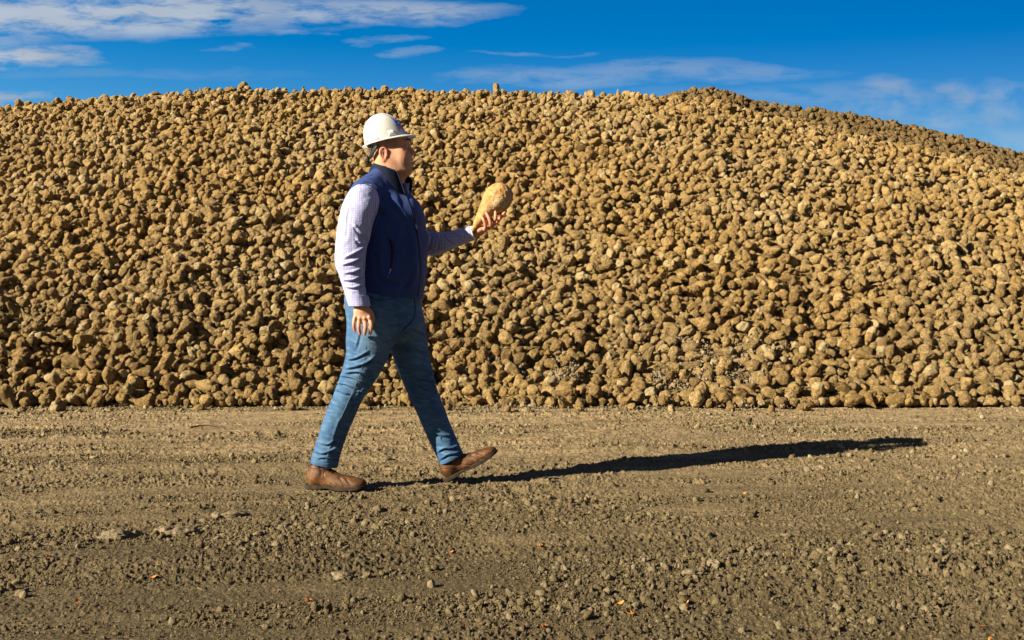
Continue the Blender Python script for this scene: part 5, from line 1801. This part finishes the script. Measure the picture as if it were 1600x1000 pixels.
def shell(th, t_, off=0.0):
    """point on the shell: th angle round from the front, t_ 0 rim .. 1 crown"""
    z = HH * t_
    k = (1 - t_ ** 2.35) ** (1 / 1.9) if t_ < 1 else 0.0
    k = max(k, 0.0)
    fx = AF * k * math.cos(th) + .006 * t_ * (1 - t_) * 0 - .012 * t_ ** 2
    fy = BL * k * math.sin(th)
    if math.cos(th) > 0: fx -= .010 * math.sin(math.pi * min(t_, 1)) * math.cos(th)      # straighter slope in front
    # three lengthwise ribs over the crown
    rib = 0.0
    for c_, w_, hgt in ((0, .010, .0036), (.034, .006, .0022), (-.034, .006, .0022)):
        rib += hgt * math.exp(-((fy - c_) / w_) ** 4) * min(1, max(0, (t_ - .42) * 4))
    nrm = A(fx / AF ** 2, fy / BL ** 2, z / HH ** 2 + 1e-6); nrm /= np.linalg.norm(nrm)
    q = A(fx, fy, z) + nrm * (off + rib)
    return hc + q[0] * ex + q[1] * ey + q[2] * ez
NT_, NS_ = 96, 30
V2, F2 = [], []
prof = [1 - (1 - i / NS_) ** 1.0 for i in range(NS_ + 1)]
prof = [math.sin(x * math.pi / 2) for x in prof]
# brim rings first (outer to inner), then the shell
def brim(th, s_):
    """s_ 1 outer edge .. 0 at the shell"""
    c_ = max(0, math.cos(th))
    wd_ = .011 + .030 * c_ ** 2.5 + .004 * max(0, -math.cos(th))
    base_ = A(AF * math.cos(th), BL * math.sin(th), 0)
    d_ = A(math.cos(th), math.sin(th) * .9, 0); d_ /= np.linalg.norm(d_)
    q = base_ + d_ * wd_ * s_
    q[2] = -.004 * s_ - .006 * s_ * s_ * c_ ** 2 + .003 * c_ * (1 - s_)
    return hc + q[0] * ex + q[1] * ey + q[2] * ez
rings = []
for s_ in (1.0, .97, .6, .25):
    rings.append([brim(2 * math.pi * k / NT_, s_) for k in range(NT_)])
for t_ in prof[:-1]:
    rings.append([shell(2 * math.pi * k / NT_, t_) for k in range(NT_)])
low = [q - ez * .006 for q in rings[0]]           # turned-down lip
rings.insert(0, low)
V2 = [q for rg in rings for q in rg]; V2.append(shell(0, 1.0 - 1e-9))
for i in range(len(rings) - 1):
    for k in range(NT_):
        F2.append((i * NT_ + k, i * NT_ + (k + 1) % NT_, (i + 1) * NT_ + (k + 1) % NT_, (i + 1) * NT_ + k))
for k in range(NT_): F2.append(((len(rings) - 1) * NT_ + k, (len(rings) - 1) * NT_ + (k + 1) % NT_, len(V2) - 1))
hat = part_l('hard_hat', np.array(V2), F2, M_hat, person)
md = hat.modifiers.new('thickness', 'SOLIDIFY'); md.thickness = .0025; md.offset = -1
# moulded side blocks (slots) on both sides
def block(th0, th1, t0, t1, off, n=6, taper=.15):
    V3, F3 = [], []
    for i in range(n):
        u = i / (n - 1)
        for j, (tt, oo) in enumerate(((t0, -.004), (t0, off), (t1, off * .8), (t1, -.004))):
            tw = taper * (th1 - th0) if tt == t1 else 0
            V3.append(shell(th0 + tw + (th1 - th0 - 2 * tw) * u, tt, oo))
    for i in range(n - 1):
        for j in range(3): F3.append((i * 4 + j, i * 4 + j + 1, i * 4 + 5 + j, i * 4 + 4 + j))
    F3.append((0, 1, 2, 3)); k = (n - 1) * 4; F3.append((k, k + 3, k + 2, k + 1))
    return np.array(V3), F3
pcs = []
for sg in (-1, 1):
    pcs += [block(sg * R(66), sg * R(46), .04, .235, .0055), block(sg * R(112), sg * R(92), .03, .085, .003), block(sg * R(143), sg * R(128), .05, .20, .0045)]
v, f = join(pcs); part_l('accessory_slot', v, f, M_hat, hat)


def decal(th0, th1, t0, t1, off, n=8, m=5):
    V3, F3 = [], []
    for i in range(n):
        for j in range(m):
            V3.append(shell(th0 + (th1 - th0) * i / (n - 1), t0 + (t1 - t0) * j / (m - 1), off))
    for i in range(n - 1):
        for j in range(m - 1): F3.append((i * m + j, (i + 1) * m + j, (i + 1) * m + j + 1, i * m + j + 1))
    return np.array(V3), F3
v, f = decal(-R(26), R(34), .38, .60, .0012, 14, 5)
dc = part_l('front_sticker', v, f, M_blue, hat); 
for o_, e_ in ((dc, .0004),):
    md = o_.modifiers.new('thickness', 'SOLIDIFY'); md.thickness = .0006
pc = [decal(-R(22), -R(15), .44, .49, .0022, 4, 3), decal(-R(16), -R(9), .42, .48, .0022, 4, 3), decal(-R(10), -R(3), .46, .54, .0022, 4, 3), decal(-R(4), R(8), .48, .51, .0022, 4, 3), decal(R(7), R(16), .44, .56, .0022, 4, 3)]
v, f = join(pc); part_l('sticker_emblem', v, f, M_white, dc)
pc = []
for k in range(7):
    a0 = -27 + k * 7.6
    pc.append(decal(R(a0), R(a0 + 1.6), .22, .33, .0020, 2, 3))
    pc.append(decal(R(a0), R(a0 + 5.0), .31, .335, .0022, 3, 2))
    pc.append(decal(R(a0 + 3.8), R(a0 + 5.2), .22 if k % 2 else .27, .33, .0020, 2, 3))
    if k % 3 != 1: pc.append(decal(R(a0), R(a0 + 5.0), .22, .245, .0022, 3, 2))
v, f = join(pc); part_l('red_lettering', v, f, M_red, dc)
# headband and ratchet
hb = []
for k in range(NT_ // 2 + 1):
    th = 2 * math.pi * k / (NT_ // 2)
    hb.append(hc + ex * (.089 * math.cos(th) - .002) + ey * (.080 * math.sin(th)) + ez * (.004 + .010 * math.cos(th)))
v, f = tube_mesh(hb, .008, 6, 1, False)
band = part_l('headband', v, f, M_black, hat)
def strap(pts_, wd_, th_):
    C_ = _crom(pts_, 6); T = np.gradient(C_, axis=0); T /= np.linalg.norm(T, axis=1)[:, None]
    V3, F3 = [], []
    cen = hp(604, 236)
    for i, q in enumerate(C_):
        o_ = q - cen; o_[2] = 0; o_ /= np.linalg.norm(o_) + 1e-9
        w2 = np.cross(T[i], o_); w2 /= np.linalg.norm(w2)
        for a, b2 in ((-1, 0), (1, 0), (1, 1), (-1, 1)): V3.append(q + w2 * wd_ * a * .5 + o_ * th_ * b2)
    for i in range(len(C_) - 1):
        for k in range(4): F3.append((i * 4 + k, i * 4 + (k + 1) % 4, i * 4 + 4 + (k + 1) % 4, i * 4 + 4 + k))
    F3.append((0, 1, 2, 3)); k = (len(C_) - 1) * 4; F3.append((k, k + 3, k + 2, k + 1))
    return np.array(V3), F3
s1 = strap([hp(590, 224, -.078), hp(586, 233, -.070), hp(581, 241, -.050), hp(577.5, 246.5, -.022), hp(576.5, 248, 0), hp(577.5, 246.5, .022), hp(581, 241, .050), hp(586, 233, .070), hp(590, 224, .078)], .020, .003)
s2 = strap([hp(583, 226, -.045), hp(580, 236, -.036), hp(578, 246, -.020)], .012, .003)
v, f = join([s1, s2]); part_l('ratchet_strap', v, f, M_black, hat)
# ratchet knob: ribbed drum
V3, F3 = [], []
kc = hp(576.5, 248.2, -.012); ka = A(-.93, -.10, -.35); ka /= np.linalg.norm(ka)
k1 = np.cross(ka, A(0, 0, 1)); k1 /= np.linalg.norm(k1); k2 = np.cross(ka, k1)
for i, (dd, rr_) in enumerate(((0, .019), (.003, .021), (.012, .021), (.014, .018), (.014, .008))):
    for j in range(36):
        th = 2 * math.pi * j / 36; r3 = rr_ * (1 + (.05 if j % 4 < 2 and i in (1, 2) else 0))
        V3.append(kc + ka * dd + r3 * (math.cos(th) * k1 + math.sin(th) * k2))
for i in range(4):
    for j in range(36): F3.append((i * 36 + j, i * 36 + (j + 1) % 36, (i + 1) * 36 + (j + 1) % 36, (i + 1) * 36 + j))
V3.append(kc + ka * .014); 
for j in range(36): F3.append((4 * 36 + j, 4 * 36 + (j + 1) % 36, len(V3) - 1))
part_l('ratchet_knob', np.array(V3), F3, M_black, hat)

# ------------------------------------------------------------------ the beet he holds up
bt_ops = [('add', ell(p(779, 309, HB), (.0690, .064, .0720), rotm(0, R(42), 0)), 0),
          ('add', tube([p(776, 311, HB), p(764, 324, HB - .002), p(752, 341, HB - .006), p(745, 351, HB - .010), p(739.5, 358.5, HB - .012)], [.060, .047, .0275, .0195, .0150], 5), .02),
          ('add', ell(p(783, 300, HB), (.045, .045, .03), rotm(0, R(45), 0)), .02)]
V_, Q_ = extract(bt_ops, p(768, 325, HB) - A(.16, .12, .17), p(768, 325, HB) + A(.16, .12, .17), .0024)
N_ = vnormals(V_, Q_)
n1_ = fbm3(V_[:, 0] * 16, V_[:, 1] * 16, V_[:, 2] * 16, 3, 61); n2_ = fbm3(V_[:, 0] * 60, V_[:, 1] * 60, V_[:, 2] * 60, 3, 66)
ax_ = (p(745, 352, HB) - p(785, 300, HB)); ax_ /= np.linalg.norm(ax_)
al = V_ @ ax_
w_ = np.abs(fbm2(al * 55 + 3 * n1_, al * 3 + 5 * n1_, 2, 9))
V_ = V_ + N_ * (.0045 * n1_ + .0018 * n2_ - .0022 * np.exp(-(w_ / .12) ** 2))[:, None]
M_held, t, b = material('held_beet_skin')
oc = t.n('ShaderNodeTexCoord').outputs['Object']
n1 = t.noise(oc, 22, 5, 0.7); n2 = t.noise(oc, 80, 4, 0.65); n3 = t.noise(oc, 9, 3, 0.5)
c = t.ramp(n1, [(0.26, (0.140, 0.075, 0.024)), (0.40, (0.310, 0.160, 0.050)), (0.54, (0.400, 0.235, 0.090)), (0.68, (0.47, 0.36, 0.21))])
c = t.mix(t.ramp(n2, [(0.52, 0.0), (0.68, 0.7)]), c, (0.146, 0.092, 0.043, 1))
c = t.mix(t.ramp(n3, [(0.55, 0.0), (0.75, 0.5)]), c, (0.447, 0.386, 0.285, 1))
t.put(b.inputs['Base Color'], c); b.inputs['Roughness'].default_value = 0.7; b.inputs['Specular IOR Level'].default_value = 0.3
q = bump(t, b, n2, 0.5, 0.002)
o_ = bpy.data.objects.new('sugar_beet', newmesh('held_beet', V_ - p(768, 325, HB), Q_)); COL.objects.link(o_)
o_.location = p(768, 325, HB); o_.data.materials.append(M_held)
tag(o_, 'large golden beet with tapering tail held up in the man\'s raised hand', 'sugar beet')
